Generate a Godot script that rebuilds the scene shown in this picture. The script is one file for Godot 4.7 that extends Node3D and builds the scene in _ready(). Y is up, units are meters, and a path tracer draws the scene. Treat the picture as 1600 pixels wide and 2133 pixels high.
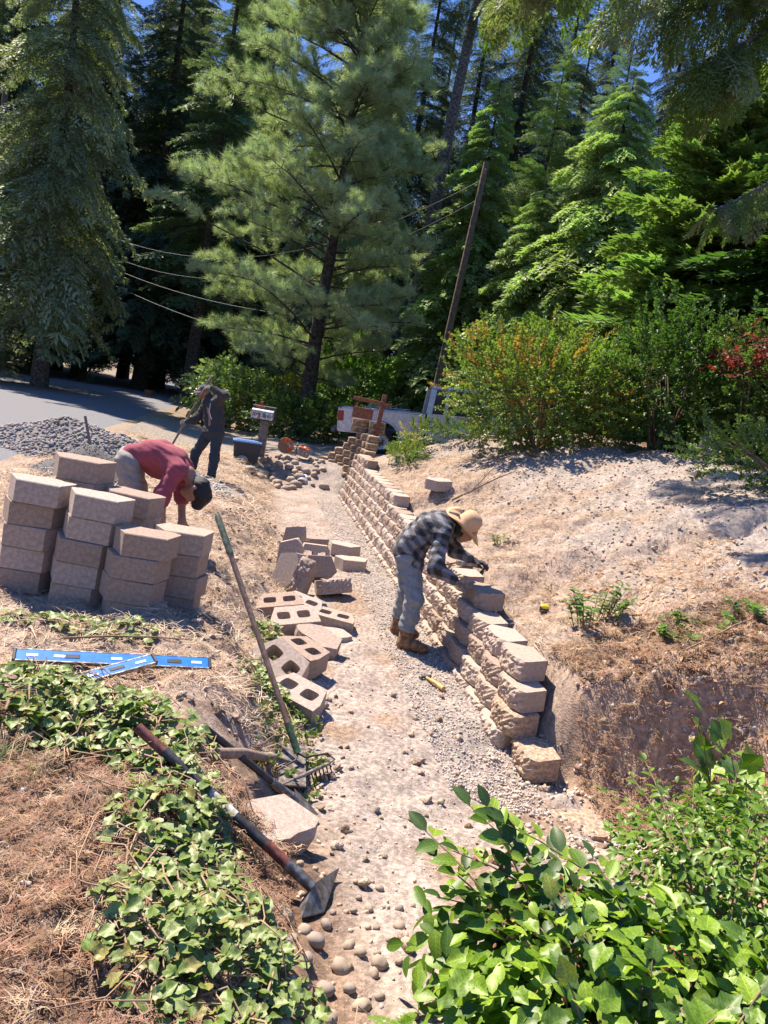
extends Node3D

const CAM_Y := 2.1
const CH := 0.152            # course height of the wall blocks
const BL := 0.42             # block length along the wall
const LEVEL := 0.51          # top of the course that ends the wall on the near side
var rng := RandomNumberGenerator.new()
var M := {}
var used := {}
var nz := FastNoiseLite.new()
var nfine := FastNoiseLite.new()
var nbig := FastNoiseLite.new()

func _ready() -> void:
	rng.seed = 20240711
	nz.seed = 5; nz.frequency = 1.0; nz.fractal_octaves = 3
	nfine.seed = 9; nfine.frequency = 6.0; nfine.fractal_octaves = 2
	nbig.seed = 3; nbig.frequency = 0.25; nbig.fractal_octaves = 3
	# ---------------------------------------------------------------- camera
	var cam := Camera3D.new()
	cam.name = "camera"
	cam.position = Vector3(0, CAM_Y, 0)
	cam.basis = Basis(Vector3.RIGHT, deg_to_rad(-8.2)) * Basis(Vector3.BACK, deg_to_rad(9.5))
	cam.fov = 67.3
	cam.near = 0.05
	cam.far = 400.0
	add_child(cam)
	cam.current = true
	# ---------------------------------------------------------------- sky, sun, exposure
	var env := Environment.new()
	var sky_m := ProceduralSkyMaterial.new()
	sky_m.sky_top_color = Color(0.34, 0.52, 0.84)
	sky_m.sky_horizon_color = Color(0.70, 0.76, 0.84)
	sky_m.sky_curve = 0.12
	sky_m.ground_bottom_color = Color(0.20, 0.17, 0.13)
	sky_m.ground_horizon_color = Color(0.45, 0.48, 0.48)
	sky_m.sky_energy_multiplier = 1.0
	var sky := Sky.new()
	sky.sky_material = sky_m
	env.background_mode = Environment.BG_SKY
	env.sky = sky
	env.background_energy_multiplier = 0.58
	env.tonemap_mode = Environment.TONE_MAPPER_LINEAR
	env.tonemap_exposure = 2.55
	env.sdfgi_enabled = true
	env.ssao_enabled = true
	env.ssil_enabled = true
	var we := WorldEnvironment.new()
	we.name = "world_environment"
	we.environment = env
	add_child(we)
	var sun := DirectionalLight3D.new()
	sun.name = "sun"
	sun.light_energy = 1.6
	sun.light_color = Color(1.0, 0.94, 0.875)
	sun.light_angular_distance = 0.5
	sun.shadow_enabled = true
	add_child(sun)
	var el := deg_to_rad(56.0)
	var to_sun := Vector3(-0.74 * cos(el), sin(el), -0.67 * cos(el)).normalized()
	sun.look_at_from_position(Vector3.ZERO, -to_sun, Vector3.UP)
	# ---------------------------------------------------------------- the place
	build_materials()
	build_ground()
	build_road()
	build_wall()
	build_old_wall()
	build_forest()
	build_shrubs()
	build_block_pile()
	build_trench_blocks()
	build_people()
	build_far_things()
	build_truck()
	build_tools()
	build_rocks()
	build_ground_cover()
	build_foreground_plants()
	build_litter()

# ------------------------------------------------------------------ naming
func numbered(n: String) -> String:
	var c: int = used.get(n, 0)
	used[n] = c + 1
	return n if c == 0 else "%s_%03d" % [n, c]

func thing(n: String, label: String, cat: String, at := Vector3.ZERO, b := Basis(), group := "") -> Node3D:
	var o := Node3D.new()
	o.name = numbered(n)
	add_child(o)
	o.transform = Transform3D(b, at)
	o.set_meta("label", label)
	o.set_meta("category", cat)
	if group != "": o.set_meta("group", group)
	return o

func tag(o: Node, label: String, cat: String, group := "") -> Node:
	o.set_meta("label", label)
	o.set_meta("category", cat)
	if group != "": o.set_meta("group", group)
	return o

func inst(mesh: Mesh, n: String, m: Material, parent: Node = null, xf := Transform3D()) -> MeshInstance3D:
	var o := MeshInstance3D.new()
	o.mesh = mesh
	if m != null: o.material_override = m
	o.transform = xf
	if parent == null or parent == self:
		o.name = numbered(n)
		add_child(o)
	else:
		o.name = n
		parent.add_child(o, true)
	return o

func part(s: SurfaceTool, n: String, m: Material, parent: Node = null, xf := Transform3D()) -> MeshInstance3D:
	s.generate_normals()
	return inst(s.commit(), n, m, parent, xf)

func multi(mesh: Mesh, xfs: Array, n: String, m: Material, parent: Node = null, cols: Array = []) -> MultiMeshInstance3D:
	var mm := MultiMesh.new()
	mm.transform_format = MultiMesh.TRANSFORM_3D
	mm.use_colors = cols.size() > 0
	mm.mesh = mesh
	mm.instance_count = xfs.size()
	for i in xfs.size():
		mm.set_instance_transform(i, xfs[i])
		if cols.size() > 0: mm.set_instance_color(i, cols[i])
	var o := MultiMeshInstance3D.new()
	o.multimesh = mm
	if m != null: o.material_override = m
	if parent == null or parent == self:
		o.name = numbered(n)
		add_child(o)
	else:
		o.name = n
		parent.add_child(o, true)
	return o

# ------------------------------------------------------------------ shapes
func sft() -> SurfaceTool:
	var s := SurfaceTool.new()
	s.begin(Mesh.PRIMITIVE_TRIANGLES)
	s.set_smooth_group(-1)
	return s

func flat(s: SurfaceTool) -> void: s.set_smooth_group(-1)
func smooth(s: SurfaceTool, g := 0) -> void: s.set_smooth_group(g)

func tri(s: SurfaceTool, a: Vector3, b: Vector3, c: Vector3) -> void:
	s.add_vertex(a); s.add_vertex(c); s.add_vertex(b)      # given counter-clockwise, stored clockwise

func quad(s: SurfaceTool, a: Vector3, b: Vector3, c: Vector3, d: Vector3) -> void:
	tri(s, a, b, c); tri(s, a, c, d)

# box with chamfered edges
func box(s: SurfaceTool, c: Vector3, size: Vector3, b := Basis(), bev := 0.0) -> void:
	var h := size * 0.5
	var e: float = min(bev, min(h.x, min(h.y, h.z)) * 0.9)
	flat(s)
	if e <= 0.0:
		var p := []
		for i in 8: p.append(c + b * Vector3(h.x * (1 if i & 1 else -1), h.y * (1 if i & 2 else -1), h.z * (1 if i & 4 else -1)))
		quad(s, p[4], p[5], p[7], p[6]); quad(s, p[1], p[0], p[2], p[3])
		quad(s, p[5], p[1], p[3], p[7]); quad(s, p[0], p[4], p[6], p[2])
		quad(s, p[6], p[7], p[3], p[2]); quad(s, p[0], p[1], p[5], p[4])
		return
	var q := {}
	for i in 8:
		var sg := Vector3(1 if i & 1 else -1, 1 if i & 2 else -1, 1 if i & 4 else -1)
		for ax in 3:
			var v := sg * (h - Vector3.ONE * e)
			v[ax] = sg[ax] * h[ax]
			q[i * 3 + ax] = c + b * v
	for ax in 3:
		var u := 1 << ((ax + 1) % 3)
		var w := 1 << ((ax + 2) % 3)
		var k := 1 << ax
		quad(s, q[k * 3 + ax], q[(k | u) * 3 + ax], q[(k | u | w) * 3 + ax], q[(k | w) * 3 + ax])
		quad(s, q[0 * 3 + ax], q[w * 3 + ax], q[(u | w) * 3 + ax], q[u * 3 + ax])
		var a1 := (ax + 1) % 3
		var a2 := (ax + 2) % 3
		for su in 2:
			for sw in 2:
				var i0 := (u if su else 0) | (w if sw else 0)
				var i1 := i0 | k
				if su == sw: quad(s, q[i0 * 3 + a1], q[i0 * 3 + a2], q[i1 * 3 + a2], q[i1 * 3 + a1])
				else: quad(s, q[i0 * 3 + a1], q[i1 * 3 + a1], q[i1 * 3 + a2], q[i0 * 3 + a2])
	for i in 8:
		tri(s, q[i * 3], q[i * 3 + 1], q[i * 3 + 2])

func tube(s: SurfaceTool, pts: Array, radii, n := 8, caps := true) -> void:
	smooth(s, 0)
	var rings := []
	var up := Vector3.UP
	for i in pts.size():
		var d: Vector3
		if i == 0: d = pts[1] - pts[0]
		elif i == pts.size() - 1: d = pts[i] - pts[i - 1]
		else: d = pts[i + 1] - pts[i - 1]
		d = d.normalized()
		if i == 0:
			up = Vector3.RIGHT if absf(d.y) > 0.9 else Vector3.UP
		var x := up.cross(d).normalized()
		var y := d.cross(x)
		up = y
		var r: float = radii[i] if radii is Array else radii
		var ring := []
		for k in n:
			var a := TAU * k / n
			ring.append(pts[i] + (x * cos(a) + y * sin(a)) * r)
		rings.append(ring)
	for i in pts.size() - 1:
		for k in n:
			var k2 := (k + 1) % n
			quad(s, rings[i][k], rings[i][k2], rings[i + 1][k2], rings[i + 1][k])
	if caps:
		flat(s)
		for k in range(1, n - 1):
			tri(s, rings[0][0], rings[0][k + 1], rings[0][k])
			var L = rings[-1]
			tri(s, L[0], L[k], L[k + 1])

func rod(s: SurfaceTool, a: Vector3, b: Vector3, r: float, r2 := -1.0, n := 8) -> void:
	tube(s, [a, b], [r, r if r2 < 0 else r2], n)

# profile: array of Vector2(radius, height)
func lathe(s: SurfaceTool, prof: Array, n: int, xf := Transform3D(), sm := true) -> void:
	if sm: smooth(s, 0)
	else: flat(s)
	for i in prof.size() - 1:
		for k in n:
			var a0 := TAU * k / n
			var a1 := TAU * (k + 1) / n
			var p: Vector2 = prof[i]
			var q: Vector2 = prof[i + 1]
			var v0 := xf * Vector3(cos(a0) * p.x, p.y, sin(a0) * p.x)
			var v1 := xf * Vector3(cos(a1) * p.x, p.y, sin(a1) * p.x)
			var v2 := xf * Vector3(cos(a1) * q.x, q.y, sin(a1) * q.x)
			var v3 := xf * Vector3(cos(a0) * q.x, q.y, sin(a0) * q.x)
			if p.x > 1e-5: tri(s, v0, v2, v1)
			if q.x > 1e-5: tri(s, v0, v3, v2)

# straight-sided solid over a counter-clockwise outline in x,z
func prism(s: SurfaceTool, poly: Array, y0: float, y1: float, xf := Transform3D()) -> void:
	flat(s)
	var n := poly.size()
	for i in n:
		var a: Vector2 = poly[i]
		var b: Vector2 = poly[(i + 1) % n]
		quad(s, xf * Vector3(a.x, y0, a.y), xf * Vector3(a.x, y1, a.y), xf * Vector3(b.x, y1, b.y), xf * Vector3(b.x, y0, b.y))
	var pk := PackedVector2Array(poly)
	var idx := Geometry2D.triangulate_polygon(pk)
	for i in range(0, idx.size(), 3):
		var a := pk[idx[i]]
		var b := pk[idx[i + 1]]
		var c := pk[idx[i + 2]]
		var flip := (b - a).cross(c - a) > 0
		if flip:
			var tt := b
			b = c
			c = tt
		tri(s, xf * Vector3(a.x, y1, a.y), xf * Vector3(b.x, y1, b.y), xf * Vector3(c.x, y1, c.y))
		tri(s, xf * Vector3(a.x, y0, a.y), xf * Vector3(c.x, y0, c.y), xf * Vector3(b.x, y0, b.y))

func stone_mesh(sd: int, rough: float, sub := 2, squash := Vector3(1, 0.7, 0.85)) -> ArrayMesh:
	var r := RandomNumberGenerator.new()
	r.seed = sd
	var nn := FastNoiseLite.new()
	nn.seed = sd
	nn.frequency = 0.8
	var s := sft()
	smooth(s, 0)
	var sp := SphereMesh.new()
	sp.radial_segments = 5 + sub * 2
	sp.rings = 2 + sub
	sp.radius = 1.0
	sp.height = 2.0
	var arr := sp.get_mesh_arrays()
	var vs: PackedVector3Array = arr[Mesh.ARRAY_VERTEX]
	var ix: PackedInt32Array = arr[Mesh.ARRAY_INDEX]
	for i in ix:
		var v := vs[i].normalized()
		var k := 1.0 + rough * nn.get_noise_3dv(v * 1.6) * 1.4
		s.add_vertex(v * k * squash * 0.5)
	s.generate_normals()
	return s.commit()

func lin(r: float, g: float, b: float) -> Color: return Color(r, g, b).linear_to_srgb()
func sstep(a: float, b: float, x: float) -> float:
	var t := clampf((x - a) / (b - a), 0.0, 1.0)
	return t * t * (3.0 - 2.0 * t)
func rr(a: float, b: float) -> float: return rng.randf_range(a, b)
func axis_basis(y: Vector3, spin := 0.0) -> Basis:       # a basis whose y axis runs along y
	y = y.normalized()
	var x := (Vector3.RIGHT if absf(y.x) < 0.9 else Vector3.FORWARD)
	x = (x - y * x.dot(y)).normalized()
	return Basis(x, y, x.cross(y)) * Basis(Vector3.UP, spin)
func aim_basis(x: Vector3, up := Vector3.UP) -> Basis:   # a basis whose x axis runs along x
	x = x.normalized()
	var z := x.cross(up)
	if z.length() < 1e-4: z = x.cross(Vector3.FORWARD)
	z = z.normalized()
	return Basis(x, z.cross(x), z)

# ------------------------------------------------------------------ materials
func noise_tex(sd: int, size: int, freq: float, oct: int, c0: Color, c1: Color, contrast := 1.0, speck := 0.0) -> ImageTexture:
	var n := FastNoiseLite.new()
	n.seed = sd
	n.frequency = freq
	n.fractal_octaves = oct
	n.fractal_gain = 0.6
	var src := n.get_seamless_image(size, size)
	var img := Image.create(size, size, false, Image.FORMAT_RGB8)
	var r := RandomNumberGenerator.new()
	r.seed = sd
	for y in size:
		for x in size:
			var v := src.get_pixel(x, y).r
			v = clampf((v - 0.5) * contrast + 0.5 + (r.randf() - 0.5) * speck, 0.0, 1.0)
			img.set_pixel(x, y, c0.lerp(c1, v))
	img.generate_mipmaps()
	return ImageTexture.create_from_image(img)

func bump_tex(sd: int, size: int, freq: float, oct: int, scale: float) -> ImageTexture:
	var n := FastNoiseLite.new()
	n.seed = sd
	n.frequency = freq
	n.fractal_octaves = oct
	n.fractal_gain = 0.65
	var img := n.get_seamless_image(size, size)
	img.convert(Image.FORMAT_RGBA8)
	img.bump_map_to_normal_map(scale)
	return ImageTexture.create_from_image(img)

func mat(c: Color, rough := 0.9, metal := 0.0, tex: Texture2D = null, nrm: Texture2D = null, tri_scale := 1.0, world := false, nstr := 1.0) -> StandardMaterial3D:
	var m := StandardMaterial3D.new()
	m.albedo_color = c.linear_to_srgb()
	m.roughness = rough
	m.metallic = metal
	if tex != null:
		m.albedo_texture = tex
	if nrm != null:
		m.normal_enabled = true
		m.normal_texture = nrm
		m.normal_scale = nstr
	if tex != null or nrm != null:
		m.uv1_triplanar = true
		m.uv1_world_triplanar = world
		m.uv1_scale = Vector3.ONE * tri_scale
	return m

func leaf_mat(c: Color, back: Color, rough := 0.55, vc := true) -> StandardMaterial3D:
	var m := StandardMaterial3D.new()
	m.albedo_color = c.linear_to_srgb()
	m.roughness = rough
	m.vertex_color_use_as_albedo = vc
	m.backlight_enabled = true
	m.backlight = back.linear_to_srgb()
	m.cull_mode = BaseMaterial3D.CULL_DISABLED
	return m

func build_materials() -> void:
	var W := Color.WHITE
	var t_grain := noise_tex(1, 512, 0.02, 5, Color(0.62, 0.62, 0.62), W, 1.5, 0.22)
	var t_conc := noise_tex(2, 512, 0.06, 4, Color(0.84, 0.83, 0.82), W, 1.1, 0.35)
	var t_asph := noise_tex(3, 512, 0.05, 3, Color(0.6, 0.6, 0.6), W, 1.0, 0.7)
	var t_bark := noise_tex(4, 256, 0.03, 4, Color(0.45, 0.45, 0.45), W, 1.8, 0.2)
	var t_wood := noise_tex(6, 256, 0.02, 4, Color(0.7, 0.68, 0.66), W, 1.5, 0.1)
	var t_cloth := noise_tex(7, 256, 0.02, 3, Color(0.84, 0.84, 0.84), W, 1.2, 0.12)
	var t_dirty := noise_tex(8, 256, 0.015, 4, Color(0.6, 0.55, 0.48), W, 2.2, 0.1)
	var t_block := noise_tex(21, 512, 0.02, 6, Color(0.83, 0.81, 0.79), W, 1.2, 0.34)
	var b_pit := bump_tex(14, 512, 0.11, 4, 6.0)
	var b_rough := bump_tex(11, 512, 0.06, 4, 7.0)
	var b_fine := bump_tex(12, 512, 0.15, 3, 4.0)
	var b_soft := bump_tex(13, 256, 0.03, 3, 4.0)
	M.ground = mat(W, 1.0, 0.0, t_grain, b_rough, 1.9, true, 1.0)
	M.ground.vertex_color_use_as_albedo = true
	M.asphalt = mat(Color(0.21, 0.215, 0.23), 0.92, 0.0, t_asph, b_fine, 1.2, true, 0.5)
	M.asphalt.vertex_color_use_as_albedo = true
	M.drive = mat(Color(0.34, 0.29, 0.23), 1.0, 0.0, t_grain, b_rough, 1.1, true, 0.8)
	M.blocks = []
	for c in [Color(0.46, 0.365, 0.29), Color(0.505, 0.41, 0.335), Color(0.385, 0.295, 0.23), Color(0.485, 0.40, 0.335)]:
		M.blocks.append(mat(c, 0.95, 0.0, t_block, b_pit, 2.6, false, 0.9))
	M.oldblock = [mat(Color(0.52, 0.40, 0.28), 0.96, 0.0, t_dirty, b_rough, 2.0, false, 1.0), mat(Color(0.46, 0.36, 0.26), 0.96, 0.0, t_dirty, b_rough, 2.0, false, 1.0)]
	M.dusty = mat(Color(0.52, 0.38, 0.26), 1.0, 0.0, t_grain, b_rough, 2.5, false, 0.6)
	M.stones = [mat(Color(0.36, 0.285, 0.21), 0.85, 0.0, t_conc, b_fine, 4.0, false, 0.4), mat(Color(0.31, 0.255, 0.205), 0.85, 0.0, t_conc, b_fine, 4.0, false, 0.4), mat(Color(0.42, 0.335, 0.245), 0.85, 0.0, t_conc, b_fine, 4.0, false, 0.4)]
	M.gravel = mat(W, 0.95, 0.0, t_conc, null, 6.0)
	M.gravel.vertex_color_use_as_albedo = true
	M.straw = leaf_mat(W, Color(0.3, 0.22, 0.1), 0.8)
	M.bark = mat(Color(0.12, 0.095, 0.075), 1.0, 0.0, t_bark, b_rough, 1.0, false, 1.4)
	M.bark_pale = mat(Color(0.22, 0.19, 0.165), 1.0, 0.0, t_bark, b_rough, 1.0, false, 1.2)
	M.pole = mat(Color(0.15, 0.115, 0.09), 0.95, 0.0, t_wood, b_soft, 1.5)
	M.twig = mat(Color(0.28, 0.19, 0.12), 0.9, 0.0, t_wood, null, 5.0)
	M.vine = mat(Color(0.33, 0.22, 0.13), 0.9)
	M.wood = mat(Color(0.30, 0.19, 0.12), 0.7, 0.0, t_wood, b_soft, 4.0, false, 0.4)
	M.wood_old = mat(Color(0.30, 0.23, 0.175), 0.85, 0.0, t_wood, b_soft, 4.0, false, 0.6)
	M.wood_red = mat(Color(0.27, 0.105, 0.06), 0.8, 0.0, t_wood, b_soft, 3.0, false, 0.5)
	M.wood_grey = mat(Color(0.24, 0.20, 0.165), 0.9, 0.0, t_wood, b_soft, 3.0, false, 0.6)
	M.wood_yellow = mat(Color(0.62, 0.38, 0.12), 0.6, 0.0, t_wood, null, 4.0)
	M.green_paint = mat(Color(0.09, 0.19, 0.085), 0.5, 0.0, t_dirty, null, 6.0)
	M.sage_grip = mat(Color(0.115, 0.165, 0.10), 0.6, 0.0, t_dirty, null, 6.0)
	M.steel = mat(Color(0.30, 0.27, 0.25), 0.55, 0.6, t_dirty, b_soft, 5.0, false, 0.3)
	M.steel_grey = mat(Color(0.22, 0.23, 0.24), 0.5, 0.5, t_dirty, b_soft, 6.0, false, 0.3)
	M.iron = mat(Color(0.085, 0.08, 0.078), 0.7, 0.3, t_dirty, null, 6.0)
	M.black_fibre = mat(Color(0.045, 0.045, 0.048), 0.5, 0.0, t_dirty, null, 5.0)
	M.red_paint = mat(Color(0.19, 0.055, 0.042), 0.6, 0.0, t_dirty, null, 8.0)
	M.white_chip = mat(Color(0.68, 0.67, 0.64), 0.7, 0.0, t_dirty, null, 9.0)
	M.level_blue = mat(Color(0.012, 0.21, 0.72), 0.4, 0.0, t_cloth, null, 4.0)
	M.alu = mat(Color(0.62, 0.60, 0.56), 0.4, 0.6, t_dirty, null, 4.0)
	M.dark_plastic = mat(Color(0.03, 0.032, 0.036), 0.55, 0.0, t_cloth, null, 4.0)
	M.white_plastic = mat(Color(0.72, 0.72, 0.71), 0.5, 0.0, t_cloth, null, 3.0)
	M.bin = mat(Color(0.035, 0.037, 0.042), 0.6, 0.0, t_cloth, null, 3.0)
	M.lid = mat(Color(0.075, 0.19, 0.42), 0.5, 0.0, t_cloth, null, 3.0)
	M.orange = mat(Color(0.72, 0.135, 0.03), 0.45, 0.0, t_cloth, null, 3.0)
	M.saw_orange = mat(Color(0.70, 0.16, 0.04), 0.45, 0.0, t_dirty, null, 4.0)
	M.saw_grey = mat(Color(0.42, 0.40, 0.37), 0.6, 0.0, t_dirty, null, 4.0)
	M.disc = mat(Color(0.25, 0.17, 0.13), 0.85, 0.0, t_conc, null, 6.0)
	M.yellow = mat(Color(0.70, 0.50, 0.02), 0.45)
	M.truck = mat(Color(0.60, 0.61, 0.63), 0.32, 0.45, t_cloth, null, 1.5)
	M.truck.clearcoat_enabled = true
	M.truck.clearcoat = 0.5
	M.truck.clearcoat_roughness = 0.15
	M.rubber = mat(Color(0.03, 0.03, 0.031), 0.85, 0.0, t_dirty, null, 4.0)
	M.black_trim = mat(Color(0.03, 0.03, 0.032), 0.6)
	M.glass = mat(Color(0.03, 0.035, 0.04), 0.08)
	M.tail = mat(Color(0.35, 0.02, 0.02), 0.3)
	M.mail = mat(Color(0.62, 0.62, 0.63), 0.4, 0.35, t_dirty, null, 3.0)
	M.mail_green = mat(Color(0.035, 0.05, 0.045), 0.6, 0.0, t_dirty, null, 3.0)
	M.flag_red = mat(Color(0.32, 0.055, 0.035), 0.6)
	M.ink = mat(Color(0.015, 0.015, 0.018), 0.6)
	M.skin = mat(Color(0.36, 0.19, 0.125), 0.55, 0.0, t_cloth, null, 6.0)
	M.hair = mat(Color(0.016, 0.013, 0.012), 0.65, 0.0, t_bark, b_rough, 6.0, false, 1.2)
	M.plaid = mat(W, 0.95, 0.0, t_cloth, b_fine, 5.0, false, 0.4)
	M.plaid.vertex_color_use_as_albedo = true
	M.jeans = mat(Color(0.23, 0.255, 0.265), 0.95, 0.0, t_cloth, b_fine, 4.0, false, 0.4)
	M.khaki = mat(Color(0.29, 0.26, 0.23), 0.95, 0.0, t_cloth, b_fine, 4.0, false, 0.4)
	M.maroon = mat(Color(0.30, 0.062, 0.085), 0.95, 0.0, t_cloth, b_fine, 5.0, false, 0.35)
	M.dark_cloth = mat(Color(0.045, 0.043, 0.046), 0.95, 0.0, t_cloth, b_fine, 5.0, false, 0.4)
	M.dark_jeans = mat(Color(0.035, 0.045, 0.057), 0.95, 0.0, t_cloth, b_fine, 4.0, false, 0.4)
	M.navy = mat(Color(0.06, 0.065, 0.10), 0.9, 0.0, t_cloth, null, 5.0)
	M.boot = mat(Color(0.29, 0.165, 0.085), 0.85, 0.0, t_dirty, b_soft, 5.0, false, 0.4)
	M.dark_boot = mat(Color(0.06, 0.05, 0.045), 0.85, 0.0, t_dirty, null, 5.0)
	M.hat = mat(Color(0.62, 0.40, 0.21), 0.9, 0.0, t_cloth, b_fine, 9.0, false, 0.7)
	M.glove = mat(Color(0.26, 0.24, 0.23), 0.9, 0.0, t_dirty, b_fine, 8.0, false, 0.4)
	M.glove_tan = mat(Color(0.33, 0.25, 0.17), 0.9, 0.0, t_dirty, b_fine, 8.0, false, 0.4)
	M.cord = mat(Color(0.55, 0.54, 0.5), 0.8)
	M.needle = leaf_mat(W, Color(0.55, 0.65, 0.35), 0.6)
	M.pine = leaf_mat(W, Color(0.6, 0.75, 0.35), 0.5)
	M.cedar = leaf_mat(W, Color(0.65, 0.85, 0.35), 0.55)
	M.leaf = leaf_mat(W, Color(0.75, 0.9, 0.35), 0.5)
	M.gloss_leaf = leaf_mat(W, Color(0.7, 0.85, 0.35), 0.35)
	M.ivy = leaf_mat(W, Color(0.6, 0.75, 0.3), 0.4)
	M.dry = leaf_mat(W, Color(0.6, 0.4, 0.2), 0.8)
	M.wire = mat(Color(0.10, 0.11, 0.115), 0.6)
	M.letter_white = mat(Color(0.8, 0.82, 0.85), 0.5)

# blade of a leaf: pale midrib along u, side veins, a little mottling
func leaf_texture() -> ImageTexture:
	var n := 160
	var img := Image.create(n, n, false, Image.FORMAT_RGB8)
	var r := RandomNumberGenerator.new()
	r.seed = 6
	for y in n:
		for x in n:
			var u := float(x) / n
			var v := absf(float(y) / n - 0.5) * 2.0
			var k := 0.98 + 0.16 * nz.get_noise_2d(x * 0.04, y * 0.04) + 0.08 * nz.get_noise_2d(x * 0.2, y * 0.2 + 40.0)
			var rib := exp(-v * v * 900.0)
			var ph := fposmod((u - v * 0.32) * 7.0, 1.0)
			var vein := exp(-pow((ph - 0.5) * 9.0, 2.0)) * 0.17
			k += maxf(rib * 0.32, vein)
			k = clampf(k, 0.0, 1.3) / 1.3
			img.set_pixel(x, y, Color(k, k, k * 0.9 + 0.06 * rib))
	img.generate_mipmaps()
	return ImageTexture.create_from_image(img)

# ------------------------------------------------------------------ terrain
# s runs along the wall away from the near end, t across it (the face of the wall is t = 0, the ditch lies at t < 0)
func st(x: float, z: float) -> Vector2:
	return Vector2((x - 1.005) * -0.182 + (z + 5.5) * -0.983, (x - 1.005) * 0.983 + (z + 5.5) * -0.182)
func xz(s: float, t: float) -> Vector2:
	return Vector2(1.005 - 0.182 * s + 0.983 * t, -5.5 - 0.983 * s - 0.182 * t)
func wp(s: float, t: float, y: float) -> Vector3:
	var p := xz(s, t)
	return Vector3(p.x, y, p.y)

func gh(x: float, z: float) -> float:
	var q := st(x, z)
	var s := q.x
	var t := q.y
	var fl := 0.32 * sstep(-1.4, -3.8, s) + 0.2 * sstep(-3.8, -5.4, s) + 0.5 * sstep(10.6, 12.4, s)
	fl -= 0.12 * sstep(0.9, 0.2, absf(s + 1.1)) * sstep(0.9, 0.2, absf(t - 0.15))
	var yl := 0.47 - 0.2 * sstep(4.0, 8.5, s) * sstep(-6.0, -3.6, t) + 0.1 * sstep(9.0, 12.0, s) + 0.14 * sstep(-2.0, -4.5, s)
	yl = lerpf(yl, 0.5, sstep(-3.6, -5.2, t))
	var te := -1.35 - 0.1 * sstep(1.0, -2.0, s)
	var wd := 1.0 - 0.32 * sstep(0.5, -0.7, s)
	var y := lerpf(yl, fl, sstep(te - wd, te, t))
	var base := 0.47 + 0.15 * (sstep(1.2, 1.6, s) + sstep(5.2, 5.6, s) + sstep(8.6, 9.0, s))
	var hill := base + 0.43 * maxf(0.0, t - 0.3)
	var crest := lerpf(2.08, 0.9, sstep(9.0, 12.5, s - 0.4 * (t - 2.5)))
	var e := (hill - crest) / 0.35
	if e > -20.0: hill = crest - 0.35 * log(1.0 + exp(-e))
	var dw := 0.5 + 0.075 * clampf(t + 1.0, 0.0, 9.0)
	hill = lerpf(hill, dw, sstep(11.4, 12.8, s - 0.25 * maxf(0.0, t - 2.0)))
	var cut := sstep(-0.55, -1.3, s)
	var w0 := 0.22 + cut * (0.3 + 0.75 * clampf(-0.9 - s, 0.0, 0.8)) - 1.9 * sstep(-1.9, -3.4, s)
	y = lerpf(y, hill, sstep(w0 - 0.12, w0 + 0.16 + 0.55 * cut, t))
	return y

func paved(s: float, t: float) -> float:       # 1 where the road or the driveway lies
	var road := sstep(-13.1, -12.6, t) * sstep(-4.7, -5.1, t)
	var drive := sstep(12.3, 12.9, s) * sstep(18.2, 17.6, s) * sstep(-5.4, -5.0, t) * sstep(10.5, 9.5, t)
	return maxf(road, drive)

func ground_y(x: float, z: float) -> float:
	var q := st(x, z)
	var pv := paved(q.x, q.y)
	var y := gh(x, z)
	var near := sstep(-24.0, -12.0, z)
	var bank := sstep(0.0, 0.25, absf(q.y + 0.7) - 0.62)       # rougher off the trodden floor
	var n := nz.get_noise_2d(x * 1.3, z * 1.3) * (0.035 + 0.05 * bank)
	n += nfine.get_noise_2d(x, z) * (0.012 + 0.018 * bank) * near
	# the raw cut face beyond the near end of the wall
	n += nz.get_noise_2d(x * 5.0 + 17.0, z * 5.0) * 0.016 * near
	var cutz := sstep(0.9, 0.2, absf(q.x + 1.0)) * sstep(0.25, 0.5, q.y) * sstep(1.6, 1.0, q.y)
	n += cutz * (nfine.get_noise_2d(x * 1.7, z * 1.7) * 0.07 + nz.get_noise_2d(x * 4.0, z * 4.0) * 0.06)
	return y + n * (1.0 - pv) - 0.03 * pv

func gpt(x: float, z: float, up := 0.0) -> Vector3: return Vector3(x, ground_y(x, z) + up, z)

func ground_normal(x: float, z: float) -> Vector3:
	var e := 0.06
	return Vector3(gh(x - e, z) - gh(x + e, z), 2.0 * e, gh(x, z - e) - gh(x, z + e)).normalized()

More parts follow.
